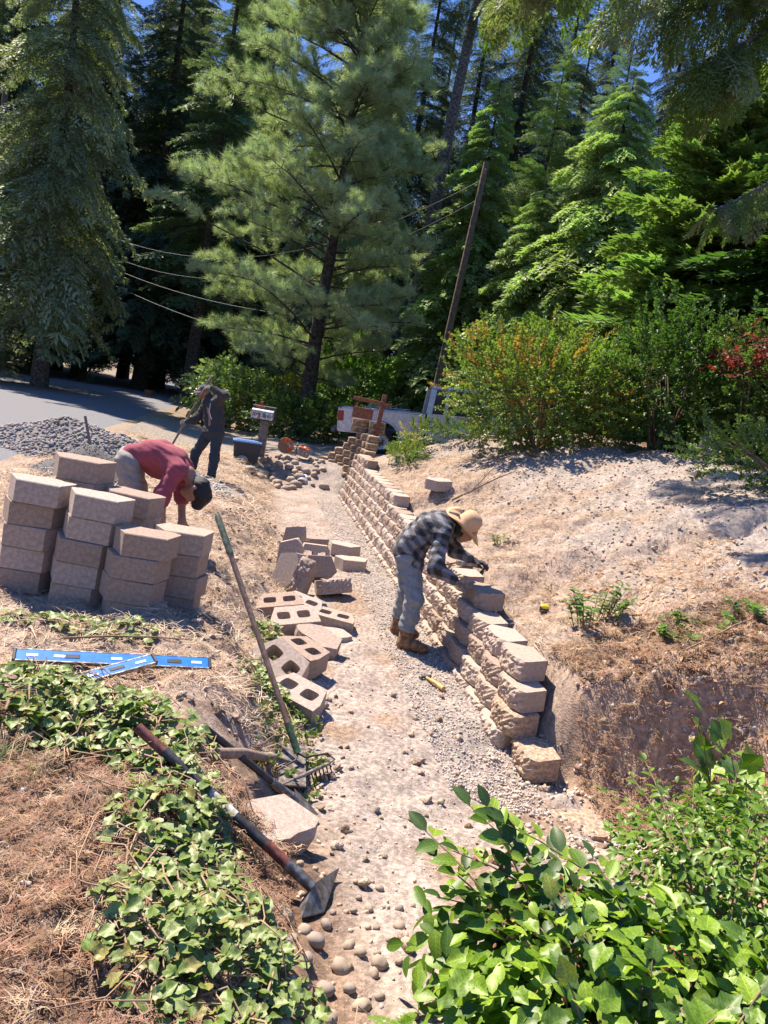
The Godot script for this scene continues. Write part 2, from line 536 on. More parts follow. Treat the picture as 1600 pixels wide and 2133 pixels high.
func ground_col(x: float, z: float) -> Color:
	var q := st(x, z)
	var s := q.x
	var t := q.y
	var n1 := nz.get_noise_2d(x * 0.9 + 31.0, z * 0.9)
	var n2 := nbig.get_noise_2d(x * 3.0, z * 3.0 + 70.0)
	var n3 := nfine.get_noise_2d(x * 0.5 + 11.0, z * 0.5)
	var straw := Color(0.42, 0.315, 0.235)
	var dust := Color(0.465, 0.375, 0.305)
	var grey := Color(0.41, 0.345, 0.29)
	var red := Color(0.38, 0.265, 0.18)
	var humus := Color(0.19, 0.11, 0.062)
	var forest := Color(0.33, 0.24, 0.16)
	# floor of the ditch
	var c := dust.lerp(red, sstep(0.05, 0.45, n1 + n2 * 0.7))
	c = c.lerp(grey, sstep(-0.75, -0.35, t) * sstep(0.25, 0.0, t) * sstep(-1.5, -0.6, s))
	c = c.lerp(grey, sstep(0.0, -0.5, n2) * 0.6)
	# left bank
	var lb := sstep(-1.25, -1.6, t)
	var bank := straw.lerp(red, sstep(0.0, 0.4, n1) * 0.8).lerp(humus, sstep(0.05, 0.4, n3) * sstep(-2.5, -2.0, t) * 0.6)
	c = c.lerp(bank, lb)
	c = c.lerp(humus.lerp(red, sstep(-0.2, 0.5, n2) * 0.55), lb * sstep(-1.6, -2.3, s + n1 * 0.4))
	# right bank
	var rb := sstep(0.15, 0.35, t)
	var hill := straw.lerp(grey, clampf(sstep(0.9, 2.4, t + n2 * 1.5 + n1 * 0.6), 0.0, 1.0))
	hill = hill.lerp(red, sstep(0.2, 0.5, n1 + n3 * 0.3) * 0.55)
	hill = hill.lerp(Color(0.47, 0.31, 0.20), sstep(-0.4, -1.0, s) * sstep(1.8, 0.9, t) * 0.8)
	hill = hill.lerp(humus, sstep(4.3, 5.2, t + n1))
	c = c.lerp(hill, rb)
	# beyond the ditch and the road
	c = c.lerp(straw.lerp(Color(0.3, 0.27, 0.13), sstep(0.0, 0.4, n1)), sstep(9.5, 11.5, s) * sstep(-1.0, -2.0, t) * 0.6)
	var far := clampf(sstep(18.0, 19.0, s) + sstep(-12.6, -13.6, t), 0.0, 1.0)
	c = c.lerp(forest.lerp(Color(0.30, 0.26, 0.14), sstep(0.0, 0.4, n2)), far)
	var k := 1.0 + 0.25 * n3
	return Color(c.r * k, c.g * k, c.b * k)

func ramp(a: float, b: float, step: float) -> Array:
	var out := []
	var n := int(ceil((b - a) / step))
	for i in n: out.append(a + (b - a) * i / n)
	return out

func grid_mesh(xs: Array, zs: Array, hf: Callable, cf: Callable) -> ArrayMesh:
	var nx := xs.size()
	var nzs := zs.size()
	var v := PackedVector3Array()
	var c := PackedColorArray()
	var nn := PackedVector3Array()
	v.resize(nx * nzs); c.resize(nx * nzs); nn.resize(nx * nzs)
	for j in nzs:
		for i in nx:
			var x: float = xs[i]
			var z: float = zs[j]
			v[j * nx + i] = Vector3(x, hf.call(x, z), z)
			c[j * nx + i] = cf.call(x, z)
	for j in nzs:
		for i in nx:
			var a := v[j * nx + maxi(i - 1, 0)]
			var b := v[j * nx + mini(i + 1, nx - 1)]
			var d := v[maxi(j - 1, 0) * nx + i]
			var e := v[mini(j + 1, nzs - 1) * nx + i]
			nn[j * nx + i] = (e - d).cross(b - a).normalized()
	var ix := PackedInt32Array()
	for j in nzs - 1:
		for i in nx - 1:
			var a := j * nx + i
			ix.append_array([a, a + 1, a + nx, a + 1, a + nx + 1, a + nx])
	var arr := []
	arr.resize(Mesh.ARRAY_MAX)
	arr[Mesh.ARRAY_VERTEX] = v
	arr[Mesh.ARRAY_NORMAL] = nn
	arr[Mesh.ARRAY_COLOR] = c
	arr[Mesh.ARRAY_INDEX] = ix
	var m := ArrayMesh.new()
	m.add_surface_from_arrays(Mesh.PRIMITIVE_TRIANGLES, arr)
	return m

func build_ground() -> void:
	var xs := ramp(-120, -40, 8.0) + ramp(-40, -12, 1.4) + ramp(-12, -6, 0.3) + ramp(-6, -2.6, 0.09) + ramp(-2.6, 3.2, 0.036) + ramp(3.2, 6.5, 0.09) + ramp(6.5, 12, 0.3) + ramp(12, 40, 1.4) + ramp(40, 121, 8.0)
	var zs := ramp(-160, -60, 8.0) + ramp(-60, -28, 1.2) + ramp(-28, -18, 0.25) + ramp(-18, -11, 0.10) + ramp(-11, -6.5, 0.055) + ramp(-6.5, -1.2, 0.036) + ramp(-1.2, 2, 0.2) + ramp(2, 30, 2.0)
	var g := inst(grid_mesh(xs, zs, ground_y, ground_col), "ground", M.ground)
	g.set_meta("kind", "structure")

func build_road() -> void:
	# a slab with a worn, slightly irregular edge towards the verge
	for which in 2:
		var s := sft()
		smooth(s, 0)
		var rows := []
		var n0 := 60 if which == 0 else 24
		for i in n0 + 1:
			var row := []
			for k in 7:
				var sa: float
				var ta: float
				if which == 0:
					sa = -16.0 + 140.0 * pow(float(i) / n0, 1.5)
					ta = lerpf(-4.95 + 0.18 * nz.get_noise_1d(sa * 0.7), -12.7 + 0.2 * nz.get_noise_1d(sa * 0.5 + 40.0), k / 6.0)
				else:
					ta = -4.8 + 14.0 * i / n0
					sa = lerpf(12.75 + 0.15 * nz.get_noise_1d(ta * 0.8 + 9.0), 17.7 + 0.15 * nz.get_noise_1d(ta), k / 6.0)
				var p := xz(sa, ta)
				var up := 0.016 + (0.05 * (1.0 - absf(k / 3.0 - 1.0)) if which == 0 else 0.02)
				if k == 0 or k == 6: up = -0.045
				row.append(Vector3(p.x, gh(p.x, p.y) + up, p.y))
			rows.append(row)
		for i in n0:
			for k in 6:
				s.set_color(Color(1, 1, 1))
				if which == 0: quad(s, rows[i][k], rows[i + 1][k], rows[i + 1][k + 1], rows[i][k + 1])
				else: quad(s, rows[i][k], rows[i][k + 1], rows[i + 1][k + 1], rows[i + 1][k])
		var o := part(s, "road" if which == 0 else "driveway", M.asphalt if which == 0 else M.drive)
		o.set_meta("kind", "structure")

# ------------------------------------------------------------------ wall blocks
# local axes: x along the wall, y up from the bed, z towards the split face; the block tapers to its tail
const BW := 0.412
const BD := 0.255
func block_mesh(sd: int, nx: int, ny: int, rough := 0.016, chip := false) -> ArrayMesh:
	var s := sft()
	var nn := FastNoiseLite.new()
	nn.seed = sd
	nn.frequency = 9.0
	nn.fractal_octaves = 3
	var h := CH - 0.004
	var g := []
	for j in ny + 1:
		var row := []
		for i in nx + 1:
			var u := float(i) / nx * 2.0 - 1.0
			var w := float(j) / ny * 2.0 - 1.0
			var zf := BD * 0.5 + rough * 1.2 * nn.get_noise_2d(u * 0.15 + sd, w * 0.06) + rough * 1.1 * nn.get_noise_2d(u * 0.5, w * 0.2 + sd) + rough * 1.1 * nn.get_noise_2d(u * 1.5, w * 0.6 + sd)
			zf -= 0.055 * pow(absf(u), 4.5) + 0.008 * pow(absf(w), 8.0)
			var x := u * BW * 0.5
			var y := (w * 0.5 + 0.5) * h
			if chip and u > 0.6 and w > 0.2: zf -= 0.05 * (u - 0.6) * 2.0 * (w - 0.2)
			row.append(Vector3(x, y, zf))
		g.append(row)
	flat(s)
	for j in ny:
		for i in nx:
			quad(s, g[j][i], g[j][i + 1], g[j + 1][i + 1], g[j + 1][i])
	flat(s)
	var e := 0.006
	var waist := 0.045
	var tail := 0.135
	for top in [true, false]:
		var y := h if top else 0.0
		var edge: Array = g[ny] if top else g[0]
		var rear := [Vector3(-tail, y, -BD * 0.5), Vector3(tail, y, -BD * 0.5)]
		var lm := Vector3(-BW * 0.5, y, waist)
		var rm := Vector3(BW * 0.5, y, waist)
		for i in nx:
			var a0: Vector3 = lm.lerp(rm, float(i) / nx)
			var a1: Vector3 = lm.lerp(rm, float(i + 1) / nx)
			if top: quad(s, edge[i], edge[i + 1], a1, a0)
			else: quad(s, edge[i + 1], edge[i], a0, a1)
		if top: quad(s, lm, rm, rear[1] + Vector3(0, 0, e), rear[0] + Vector3(0, 0, e))
		else: quad(s, rm, lm, rear[0], rear[1])
	# tail, flanks and front sides
	var T := [Vector3(-tail, h, -BD * 0.5 + e), Vector3(tail, h, -BD * 0.5 + e)]
	quad(s, Vector3(tail, 0, -BD * 0.5), Vector3(-tail, 0, -BD * 0.5), Vector3(-tail, h - e, -BD * 0.5), Vector3(tail, h - e, -BD * 0.5))
	quad(s, Vector3(tail, h - e, -BD * 0.5), Vector3(-tail, h - e, -BD * 0.5), T[0], T[1])
	quad(s, Vector3(BW * 0.5, 0, waist), Vector3(tail, 0, -BD * 0.5), T[1], Vector3(BW * 0.5, h, waist))
	quad(s, Vector3(-tail, 0, -BD * 0.5), Vector3(-BW * 0.5, 0, waist), Vector3(-BW * 0.5, h, waist), T[0])
	for j in ny:
		var y0 := float(j) / ny * h
		var y1 := float(j + 1) / ny * h
		quad(s, g[j][nx], Vector3(BW * 0.5, y0, waist), Vector3(BW * 0.5, y1, waist), g[j + 1][nx])
		quad(s, Vector3(-BW * 0.5, y0, waist), g[j][0], g[j + 1][0], Vector3(-BW * 0.5, y1, waist))
	s.generate_normals()
	return s.commit()

# the underside of such a block shows its two cores
func hollow_mesh() -> ArrayMesh:
	var s := sft()
	var h := CH
	var hole := func(cx: float) -> Array:
		var out := []
		for k in 12:
			var a := TAU * k / 12.0
			out.append(Vector2(cx + 0.056 * signf(cos(a)) * pow(absf(cos(a)), 0.45), 0.0 + 0.052 * signf(sin(a)) * pow(absf(sin(a)), 0.45)))
		return out
	var outer := [Vector2(-0.205, 0.125), Vector2(-0.205, 0.045), Vector2(-0.14, -0.125), Vector2(0.14, -0.125), Vector2(0.205, 0.045), Vector2(0.205, 0.125)]
	# top and bottom: the outline cut into strips round the holes
	var holes := [hole.call(-0.085), hole.call(0.085)]
	for side in 2:
		var half := [Vector2(0, 0.125), Vector2(0.205, 0.125), Vector2(0.205, 0.045), Vector2(0.14, -0.125), Vector2(0, -0.125)]
		if side == 0:
			for i in half.size(): half[i] = Vector2(-half[i].x, half[i].y)
		var hl: Array = holes[side]
		# a bridge joins the hole to the outline, so that the ring can be cut into triangles
		var ctr := Vector2(-0.085 if side == 0 else 0.085, 0)
		var ang := []
		for p in half: ang.append(p)
		var ring_out := []
		for k in 12:
			var dirv: Vector2 = (hl[k] - ctr).normalized()
			var best := 9.0
			for i in half.size():
				var r = Geometry2D.segment_intersects_segment(ctr, ctr + dirv, half[i], half[(i + 1) % half.size()])
				if r != null: best = min(best, (r - ctr).length())
			ring_out.append(ctr + dirv * best)
		for k in 12:
			var k2 := (k + 1) % 12
			for y in [0.0, h]:
				var a := Vector3(hl[k].x, y, hl[k].y)
				var b := Vector3(hl[k2].x, y, hl[k2].y)
				var c := Vector3(ring_out[k2].x, y, ring_out[k2].y)
				var d := Vector3(ring_out[k].x, y, ring_out[k].y)
				if y > 0: quad(s, a, b, c, d)
				else: quad(s, d, c, b, a)
				# corner of the outline between two rays
				for p in half:
					var v0: Vector2 = ring_out[k] - ctr
					var v1: Vector2 = ring_out[k2] - ctr
					var vp: Vector2 = p - ctr
					if v0.cross(vp) > 0 and vp.cross(v1) > 0 and v0.dot(vp) > 0:
						var pp := Vector3(p.x, y, p.y)
						if y > 0: tri(s, d, c, pp)
						else: tri(s, c, d, pp)
			var q0 := Vector3(hl[k].x, 0, hl[k].y)
			var q1 := Vector3(hl[k2].x, 0, hl[k2].y)
			quad(s, q0, q1, q1 + Vector3(0, h, 0), q0 + Vector3(0, h, 0))
	for i in outer.size():
		var a: Vector2 = outer[i]
		var b: Vector2 = outer[(i + 1) % outer.size()]
		quad(s, Vector3(b.x, 0, b.y), Vector3(a.x, 0, a.y), Vector3(a.x, h, a.y), Vector3(b.x, h, b.y))
	s.generate_normals()
	return s.commit()

var near_blocks := []
var far_blocks := []
var smooth_blocks := []
var core_block: ArrayMesh
func make_block_meshes() -> void:
	for i in 5: near_blocks.append(block_mesh(100 + i, 20, 8, 0.0135))
	for i in 5: far_blocks.append(block_mesh(200 + i, 10, 4, 0.0125))
	for i in 3: smooth_blocks.append(block_mesh(300 + i, 8, 4, 0.014, i == 1))
	core_block = hollow_mesh()

func wall_xf(s: float, t: float, y: float, jit := 1.0) -> Transform3D:
	# the split face looks to -t; local x runs towards the near end
	var b := Basis(Vector3(0.182, 0, 0.983), Vector3.UP, Vector3(-0.983, 0, 0.182))
	b = b * Basis(Vector3.UP, rr(-0.02, 0.02) * jit)
	return Transform3D(b, wp(s, t + BD * 0.5 + rr(-0.007, 0.007) * jit, y + rr(-0.002, 0.001) * jit))

func build_wall() -> void:
	make_block_meshes()
	var w := thing("retaining_wall", "long stepped retaining wall of tan split face concrete blocks, still being laid", "wall", wp(4.0, 0.1, 0.0))
	var o := w.position
	var ends := {3: 8.75, 2: 5.32, 1: 1.35, 0: -0.42, -1: -0.60, -2: -0.66, -3: -1.0}
	for j in [-3, -2, -1, 0, 1, 2, 3]:
		var s0: float = ends[j]
		var top: float = LEVEL + CH * j
		var k := 0
		var shift := 0.21 if j % 2 != 0 and j > -3 else 0.0
		while true:
			var sc := s0 + BW * 0.5 + k * BL
			if sc > 10.2: break
			var m: ArrayMesh = near_blocks[rng.randi() % 5] if sc < 4.5 else far_blocks[rng.randi() % 5]
			var mt: Material = M.blocks[rng.randi() % 4]
			if j <= -2 and k == 0: mt = M.dusty
			var xf := wall_xf(sc, 0.039 * j - 0.02, top - CH)
			if j == -3 and k == 0: xf = Transform3D(Basis(Vector3.UP, -0.06) * xf.basis, xf.origin + Vector3(0.09, 0.0, -0.05))
			xf.origin -= o
			inst(m, "block", mt, w, xf)
			k += 1
	# the block that the man in the straw hat is setting
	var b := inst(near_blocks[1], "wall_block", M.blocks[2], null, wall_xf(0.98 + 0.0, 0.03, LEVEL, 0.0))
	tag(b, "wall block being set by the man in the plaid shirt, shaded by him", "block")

func build_old_wall() -> void:
	var w := thing("old_block_wall", "older weathered block wall with rounded stones beside the brown wooden sign post", "wall", wp(11.4, 0.3, 0.3))
	var o := w.position
	for j in [-1, 0, 1, 2, 3, 4, 5]:
		var top: float = LEVEL + CH * j + 0.03
		var s0 := 10.45 if j < 4 else 10.95
		var s1: float = 12.5 + 0.17 * (5 - j)
		var sc := s0 + 0.2 + (0.2 if j % 2 else 0.0)
		while sc < s1:
			var bend := 0.10 * pow(maxf(sc - 11.0, 0.0), 2.0)
			var xf := wall_xf(sc, 0.055 * j + 0.18 - bend, top - CH, 2.5)
			xf.basis = Basis(Vector3.UP, -0.2 * (sc - 11.0) - 0.1) * xf.basis
			xf.basis = xf.basis.scaled_local(Vector3(0.98, 0.97, 1.0))
			xf.origin -= o
			inst(near_blocks[rng.randi() % 5], "block", M.oldblock[rng.randi() % 2], w, xf)
			sc += 0.425
	# post base of larger stones behind the sign
	var p := thing("stone_post_base", "short brown block pedestal beside the foot of the wooden sign post", "pedestal", wp(12.2, 0.55, 1.28))
	for i in 4:
		inst(far_blocks[i], "block", M.oldblock[i % 2], p, Transform3D(Basis(Vector3.UP, 0.4 + 0.05 * i), Vector3(-0.2 + 0.38 * (i % 2), CH * (i / 2), 0.0)))

# ------------------------------------------------------------------ foliage meshes
# a flat spray along +x, one unit long: an axis, side twigs, and leaflets on the twigs
func spray_mesh(sd: int, twigs: int, tw: float, ang: float, ll: float, lw: float, stn: int, droop: float, hang: float) -> ArrayMesh:
	var r := RandomNumberGenerator.new()
	r.seed = sd
	var s := sft()
	smooth(s, 0)
	var axis := func(x: float) -> Vector3: return Vector3(x, -droop * x * x, 0)
	# woody axis
	for i in 4:
		var a: Vector3 = axis.call(i / 4.0)
		var b: Vector3 = axis.call((i + 1) / 4.0)
		var w0 := 0.012 * (1.0 - i / 5.0)
		tri(s, a + Vector3(0, 0, w0), a - Vector3(0, 0, w0), b)
		tri(s, a + Vector3(0, w0, 0), b, a - Vector3(0, w0, 0))
	for i in twigs:
		var x := 0.06 + 0.94 * (i + r.randf() * 0.8) / twigs
		for sg in [-1.0, 1.0]:
			var L: float = tw * (pow(maxf(1.0 - x, 0.0), 0.65) * (0.35 + 0.65 * minf(1.0, x * 4.0)) + 0.12) * r.randf_range(0.65, 1.2)
			var a := ang * r.randf_range(0.75, 1.25)
			var o: Vector3 = axis.call(x)
			var d := Vector3(cos(a), r.randf_range(-0.12, 0.22), sg * sin(a)).normalized()
			for k in stn:
				var f := (k + 0.5) / stn
				var p: Vector3 = o + d * (L * f) + Vector3(0, -hang * L * f * f, 0)
				var d2 := (d + Vector3(0, -2.0 * hang * f, 0)).normalized()
				var sidev := d2.cross(Vector3(0, 1, 0)).normalized()
				for e in [-1.0, 1.0]:
					var ld: Vector3 = (d2 * 0.75 + sidev * e * r.randf_range(0.5, 0.95) + Vector3(0, r.randf_range(-0.3, 0.25), 0)).normalized()
					var l := ll * r.randf_range(0.7, 1.3) * (1.15 - 0.5 * f)
					var w := ld.cross(Vector3(0, 1, 0)).normalized() * lw * 0.5
					w = w.rotated(ld, r.randf_range(-0.7, 0.7))
					tri(s, p - w * 0.4, p + ld * l * 0.45 + w, p + ld * l)
					tri(s, p + w * 0.4, p + ld * l, p + ld * l * 0.45 - w)
			var pe := o + d * L + Vector3(0, -hang * L, 0)
			tri(s, pe - d * ll * 0.4 + Vector3(0, 0, lw * 0.4), pe - d * ll * 0.4 - Vector3(0, 0, lw * 0.4), pe + d * ll * 0.5)
	s.generate_normals()
	return s.commit()

# a tuft of long needles round +y
func tuft_mesh(sd: int, n: int, spread: float, w: float) -> ArrayMesh:
	var r := RandomNumberGenerator.new()
	r.seed = sd
	var s := sft()
	smooth(s, 0)
	for i in n:
		var a := r.randf() * TAU
		var e := spread * sqrt(r.randf())
		var d := Vector3(sin(e) * cos(a), cos(e), sin(e) * sin(a))
		var o := Vector3(0, r.randf_range(-0.25, 0.3), 0)
		var side := d.cross(Vector3(r.randf() - 0.5, r.randf() - 0.5, r.randf() - 0.5)).normalized() * w * 0.5
		tri(s, o - side, o + side, o + d * r.randf_range(0.65, 1.0))
	s.generate_normals()
	return s.commit()

# an oval leaf along +x lying in xz, folded along the rib
func leaf_tris(s: SurfaceTool, xf: Transform3D, l: float, w: float, fold := 0.25, curl := 0.2) -> void:
	var prev := []
	for i in 6:
		var u := i / 5.0
		var ww := w * 0.5 * pow(sin(PI * pow(u, 0.85)), 0.75) if i > 0 and i < 5 else 0.0
		var y := -curl * l * u * u
		var row := []
		for e in [0.0, 1.0, -1.0]:
			var uv := Vector2(u, 0.5 + 0.5 * e * ww / (w * 0.5 + 1e-6))
			row.append([xf * Vector3(u * l, y + absf(e) * fold * ww, e * ww), uv])
		if i > 0:
			for h in [[0, 1, false], [0, 2, true]]:
				var q := [prev[h[0]], prev[h[1]], row[h[1]], row[h[0]]]
				var order := [0, 1, 2, 0, 2, 3] if not h[2] else [0, 2, 1, 0, 3, 2]
				if i == 1: order = [0, 2, 3] if not h[2] else [0, 3, 2]
				if i == 5: order = [0, 1, 2] if not h[2] else [0, 2, 1]
				for k in order:
					s.set_uv(q[k][1])
					s.add_vertex(q[k][0])
		prev = row

func oval_leaf_mesh(l: float, w: float, fold := 0.25, curl := 0.2) -> ArrayMesh:
	var s := sft()
	smooth(s, 0)
	leaf_tris(s, Transform3D(), l, w, fold, curl)
	s.generate_normals()
	return s.commit()

func ivy_leaf_mesh(sd: int) -> ArrayMesh:
	# a five-lobed leaf, one unit long along +x
	var r := RandomNumberGenerator.new()
	r.seed = sd
	var pts := [Vector2(0.0, 0.0), Vector2(-0.14, 0.22), Vector2(0.05, 0.42), Vector2(0.25, 0.38), Vector2(0.50, 0.45), Vector2(0.67, 0.27), Vector2(1.0, 0.0), Vector2(0.67, -0.27), Vector2(0.50, -0.45), Vector2(0.25, -0.38), Vector2(0.05, -0.42), Vector2(-0.14, -0.22)]
	var s := sft()
	smooth(s, 0)
	# cupped between the lobes, drooping at the tip; an inner ring gives the blade its curve
	var c3 := func(p: Vector2) -> Vector3:
		return Vector3(p.x, 0.26 * absf(p.y) - 0.22 * p.x * p.x + 0.05 * sin(p.y * 8.0 + p.x * 5.0 + sd), p.y)
	var put := func(p: Vector2) -> void:
		s.set_uv(Vector2(clampf(p.x, 0.0, 1.0), 0.5 + p.y))
		s.add_vertex(c3.call(p))
	var m := Vector2(0.36, 0.0)
	for i in pts.size(): pts[i] = Vector2(pts[i].x * r.randf_range(0.94, 1.05), pts[i].y * r.randf_range(0.92, 1.06))
	for i in pts.size():
		var a: Vector2 = pts[i]
		var b: Vector2 = pts[(i + 1) % pts.size()]
		var ai := m.lerp(a, 0.55)
		var bi := m.lerp(b, 0.55)
		for p in [m, ai, bi, ai, a, b, ai, b, bi]: put.call(p)
	s.generate_normals()
	return s.commit()

# a leafy shoot, one unit long along +x
func sprig_mesh(sd: int, n: int, l: float, w: float, fold := 0.3) -> ArrayMesh:
	var r := RandomNumberGenerator.new()
	r.seed = sd
	var s := sft()
	s.set_uv(Vector2.ZERO)
	tube(s, [Vector3.ZERO, Vector3(0.5, 0.03, 0), Vector3(1, 0, 0)], [0.012, 0.009, 0.004], 4, false)
	smooth(s, 0)
	for i in n:
		var u := 0.12 + 0.88 * (i + r.randf() * 0.5) / n
		var a := r.randf() * TAU
		var d := Vector3(r.randf_range(0.1, 0.9), cos(a) * 0.6 + 0.25, sin(a)).normalized()
		var b := aim_basis(d, Vector3(r.randf() - 0.5, 1.0, r.randf() - 0.5))
		leaf_tris(s, Transform3D(b, Vector3(u, 0.02, 0)), l * r.randf_range(0.7, 1.2), w * r.randf_range(0.8, 1.2), fold, 0.25)
	s.generate_normals()
	return s.commit()

func trunk_mesh(h: float, r0: float, lean: Vector2, sd: int, n := 9) -> ArrayMesh:
	var s := sft()
	var pts := []
	var rad := []
	for i in 11:
		var f := i / 10.0
		pts.append(Vector3(lean.x * f * h + 0.12 * nz.get_noise_2d(f * 3.0, sd), h * f - 0.3, lean.y * f * h + 0.12 * nz.get_noise_2d(f * 3.0, sd + 50)))
		rad.append(r0 * (1.0 - 0.93 * pow(f, 0.9)) * (1.35 if i == 0 else 1.0) + 0.01)
	tube(s, pts, rad, n)
	s.generate_normals()
	return s.commit()

func vary(c: Color, k: float) -> Color:
	var f := 1.0 + rr(-k, k)
	return Color(c.r * f * (1.0 + rr(-k, k) * 0.4), c.g * f, c.b * f * (1.0 + rr(-k, k) * 0.4))

# o: h height, y0 first branch, L longest branch, n branches, m meshes, c colour, r trunk radius, up pitch of the branches, lean
func conifer(n: String, label: String, at: Vector3, o: Dictionary, group := "") -> Node3D:
	var t := thing(n, label, "tree", at, Basis(), group)
	var h: float = o.h
	var lean: Vector2 = o.get("lean", Vector2.ZERO)
	inst(trunk_mesh(h, o.r, lean, int(at.x * 10)), "trunk", o.get("bark", M.bark), t)
	var xfs := []
	var cols := []
	var cnt: int = o.n
	var y0: float = o.y0
	var ymax: float = o.get("ymax", h)
	for i in cnt:
		var f := (i + rng.randf()) / cnt
		var y := lerpf(y0, ymax, pow(f, o.get("pack", 0.9)))
		var up := y / h
		var L: float = o.L * pow(maxf(1.0 - up, 0.02), o.get("taper", 0.75)) * rr(0.55, 1.12) + 0.25
		if y < y0 + 1.5: L *= 0.8
		var a := rng.randf() * TAU
		var dirv := Vector3(cos(a), o.get("pitch", -0.1) + 0.5 * maxf(0.0, up - 0.5) + rr(-0.12, 0.12), sin(a)).normalized()
		var b := aim_basis(dirv, Vector3(rr(-0.25, 0.25), 1, rr(-0.25, 0.25)))
		var p: Vector3 = Vector3(lean.x * y, y - 0.3, lean.y * y) + dirv * L * o.get("gap", 0.04)
		xfs.append(Transform3D(b.scaled_local(Vector3(L, L * rr(0.8, 1.2), L * rr(0.75, 1.15))), p))
		cols.append(vary(o.c, 0.22))
	var ms: Array = o.m
	# two crown meshes would be two things to the eye; a tree wears one kind of branch
	multi(ms[rng.randi() % ms.size()], xfs, "crown", o.get("mat", M.needle), t, cols).set_meta("kind", "stuff")
	return t

func build_forest() -> void:
	var fir := [spray_mesh(1, 12, 0.46, 0.95, 0.085, 0.022, 8, 0.22, 0.35), spray_mesh(2, 13, 0.42, 1.0, 0.08, 0.022, 8, 0.30, 0.45)]
	var hem := [spray_mesh(3, 13, 0.40, 0.9, 0.075, 0.020, 9, 0.45, 0.75)]
	var ced := [spray_mesh(4, 11, 0.55, 0.85, 0.12, 0.040, 7, 0.40, 0.55), spray_mesh(5, 12, 0.50, 0.8, 0.11, 0.038, 7, 0.5, 0.7)]
	var lush := [spray_mesh(6, 12, 0.45, 0.9, 0.12, 0.045, 6, 0.2, 0.3)]
	var dk := Color(0.10, 0.145, 0.075)
	# the pale hemlock across the road
	conifer("hemlock_tree", "pale grey green hemlock with drooping branches standing across the road, lit from the left", gpt(-12.9, -27.5), {"h": 20.0, "y0": 3.2, "L": 4.3, "n": 380, "m": hem, "c": Color(0.30, 0.35, 0.19), "r": 0.26, "pitch": -0.25, "bark": M.bark_pale, "pack": 0.85})
	conifer("spruce_tree", "small silvery spruce beneath the hemlock by the road", gpt(-14.6, -27.3), {"h": 4.6, "y0": 0.4, "L": 1.7, "n": 90, "m": hem, "c": Color(0.17, 0.21, 0.15), "r": 0.07, "pitch": 0.1})
	# the tall dark wood behind: look-alikes
	var dark_label := "tall deep green fir standing in the wood across the road"
	for p in [[-20.5, -38, 23], [-17.6, -42, 25], [-13.6, -40, 24], [-14.8, -47, 26], [-10.6, -43, 26], [-8.8, -47, 18], [-24.0, -43, 24], [-6.4, -50, 29], [-29, -46, 25], [-11.8, -53, 29], [-19.5, -54, 28], [-27, -58, 28], [-4.4, -56, 31], [-16.5, -51, 30], [-12.2, -48, 29], [-22.5, -50, 28]]:
		conifer("fir_tree", dark_label, gpt(p[0], p[1]), {"h": float(p[2]), "y0": 2.5, "L": 4.9, "n": 390, "m": fir, "c": dk, "r": 0.36, "pitch": -0.2, "pack": 0.9}, "firs across the road")
	# trees farther left that shade the road
	for p in [[-24.5, -23, 20], [-16.6, -17.8, 25], [-25, -31, 20]]:
		conifer("fir_tree", "roadside fir at the edge of the wood beside the pale hemlock", gpt(p[0], p[1]), {"h": float(p[2]), "y0": 3.0, "L": 4.4, "n": 260, "m": fir, "c": Color(0.10, 0.145, 0.075), "r": 0.32, "pitch": -0.2}, "roadside firs beside the hemlock")
	conifer("fir_tree", "fir with sunlit branch tips standing between the hemlock and the pine", gpt(-9.9, -36.0), {"h": 22.0, "y0": 5.0, "L": 3.6, "n": 300, "m": fir, "c": Color(0.17, 0.25, 0.11), "r": 0.3, "pitch": -0.15})
	# behind the pine and over the truck
	conifer("hemlock_tree", "tall weeping hemlock rising behind the broad pine", gpt(-3.2, -32.0), {"h": 22.0, "y0": 6.0, "L": 4.2, "n": 380, "m": hem, "c": Color(0.34, 0.41, 0.22), "r": 0.3, "pitch": -0.4})
	conifer("fir_tree", "tall fir with a bare grey leaning trunk behind the utility pole", gpt(-0.3, -29.5), {"h": 28.0, "y0": 15.0, "L": 3.0, "n": 150, "m": hem, "c": Color(0.08, 0.12, 0.06), "r": 0.34, "pitch": -0.45, "bark": M.bark_pale, "lean": Vector2(0.035, 0)})
	var back_label := "tall fir in the wood behind the truck, open crown against the sky"
	for p in [[-1.6, -46, 28], [1.4, -49, 30], [3.6, -43, 28], [6.2, -47, 30], [8.9, -49, 30], [11.2, -43, 25], [4.9, -56, 33], [14.5, -50, 27], [-0.5, -60, 33], [9.5, -62, 33], [18.5, -44, 25]]:
		conifer("fir_tree", back_label, gpt(p[0], p[1]), {"h": float(p[2]), "y0": 4.5, "L": 4.4, "n": 340, "m": fir, "c": Color(0.11, 0.155, 0.085), "r": 0.34, "pitch": -0.3}, "firs in the wood behind the truck")
	# the mixed young trees on the right
	conifer("cedar_tree", "cedar with lacy pale sprays growing just behind the leaning utility pole", gpt(1.5, -27.6), {"h": 12.6, "y0": 0.8, "L": 2.6, "n": 330, "m": ced, "c": Color(0.34, 0.44, 0.18), "r": 0.18, "pitch": -0.15, "mat": M.cedar})
	conifer("cedar_tree", "broad light green cedar with fern like sprays behind the yellow orange bush", gpt(5.2, -24.6), {"h": 11.8, "y0": 0.8, "L": 4.0, "n": 460, "m": ced, "c": Color(0.38, 0.47, 0.20), "r": 0.22, "pitch": -0.12, "mat": M.cedar})
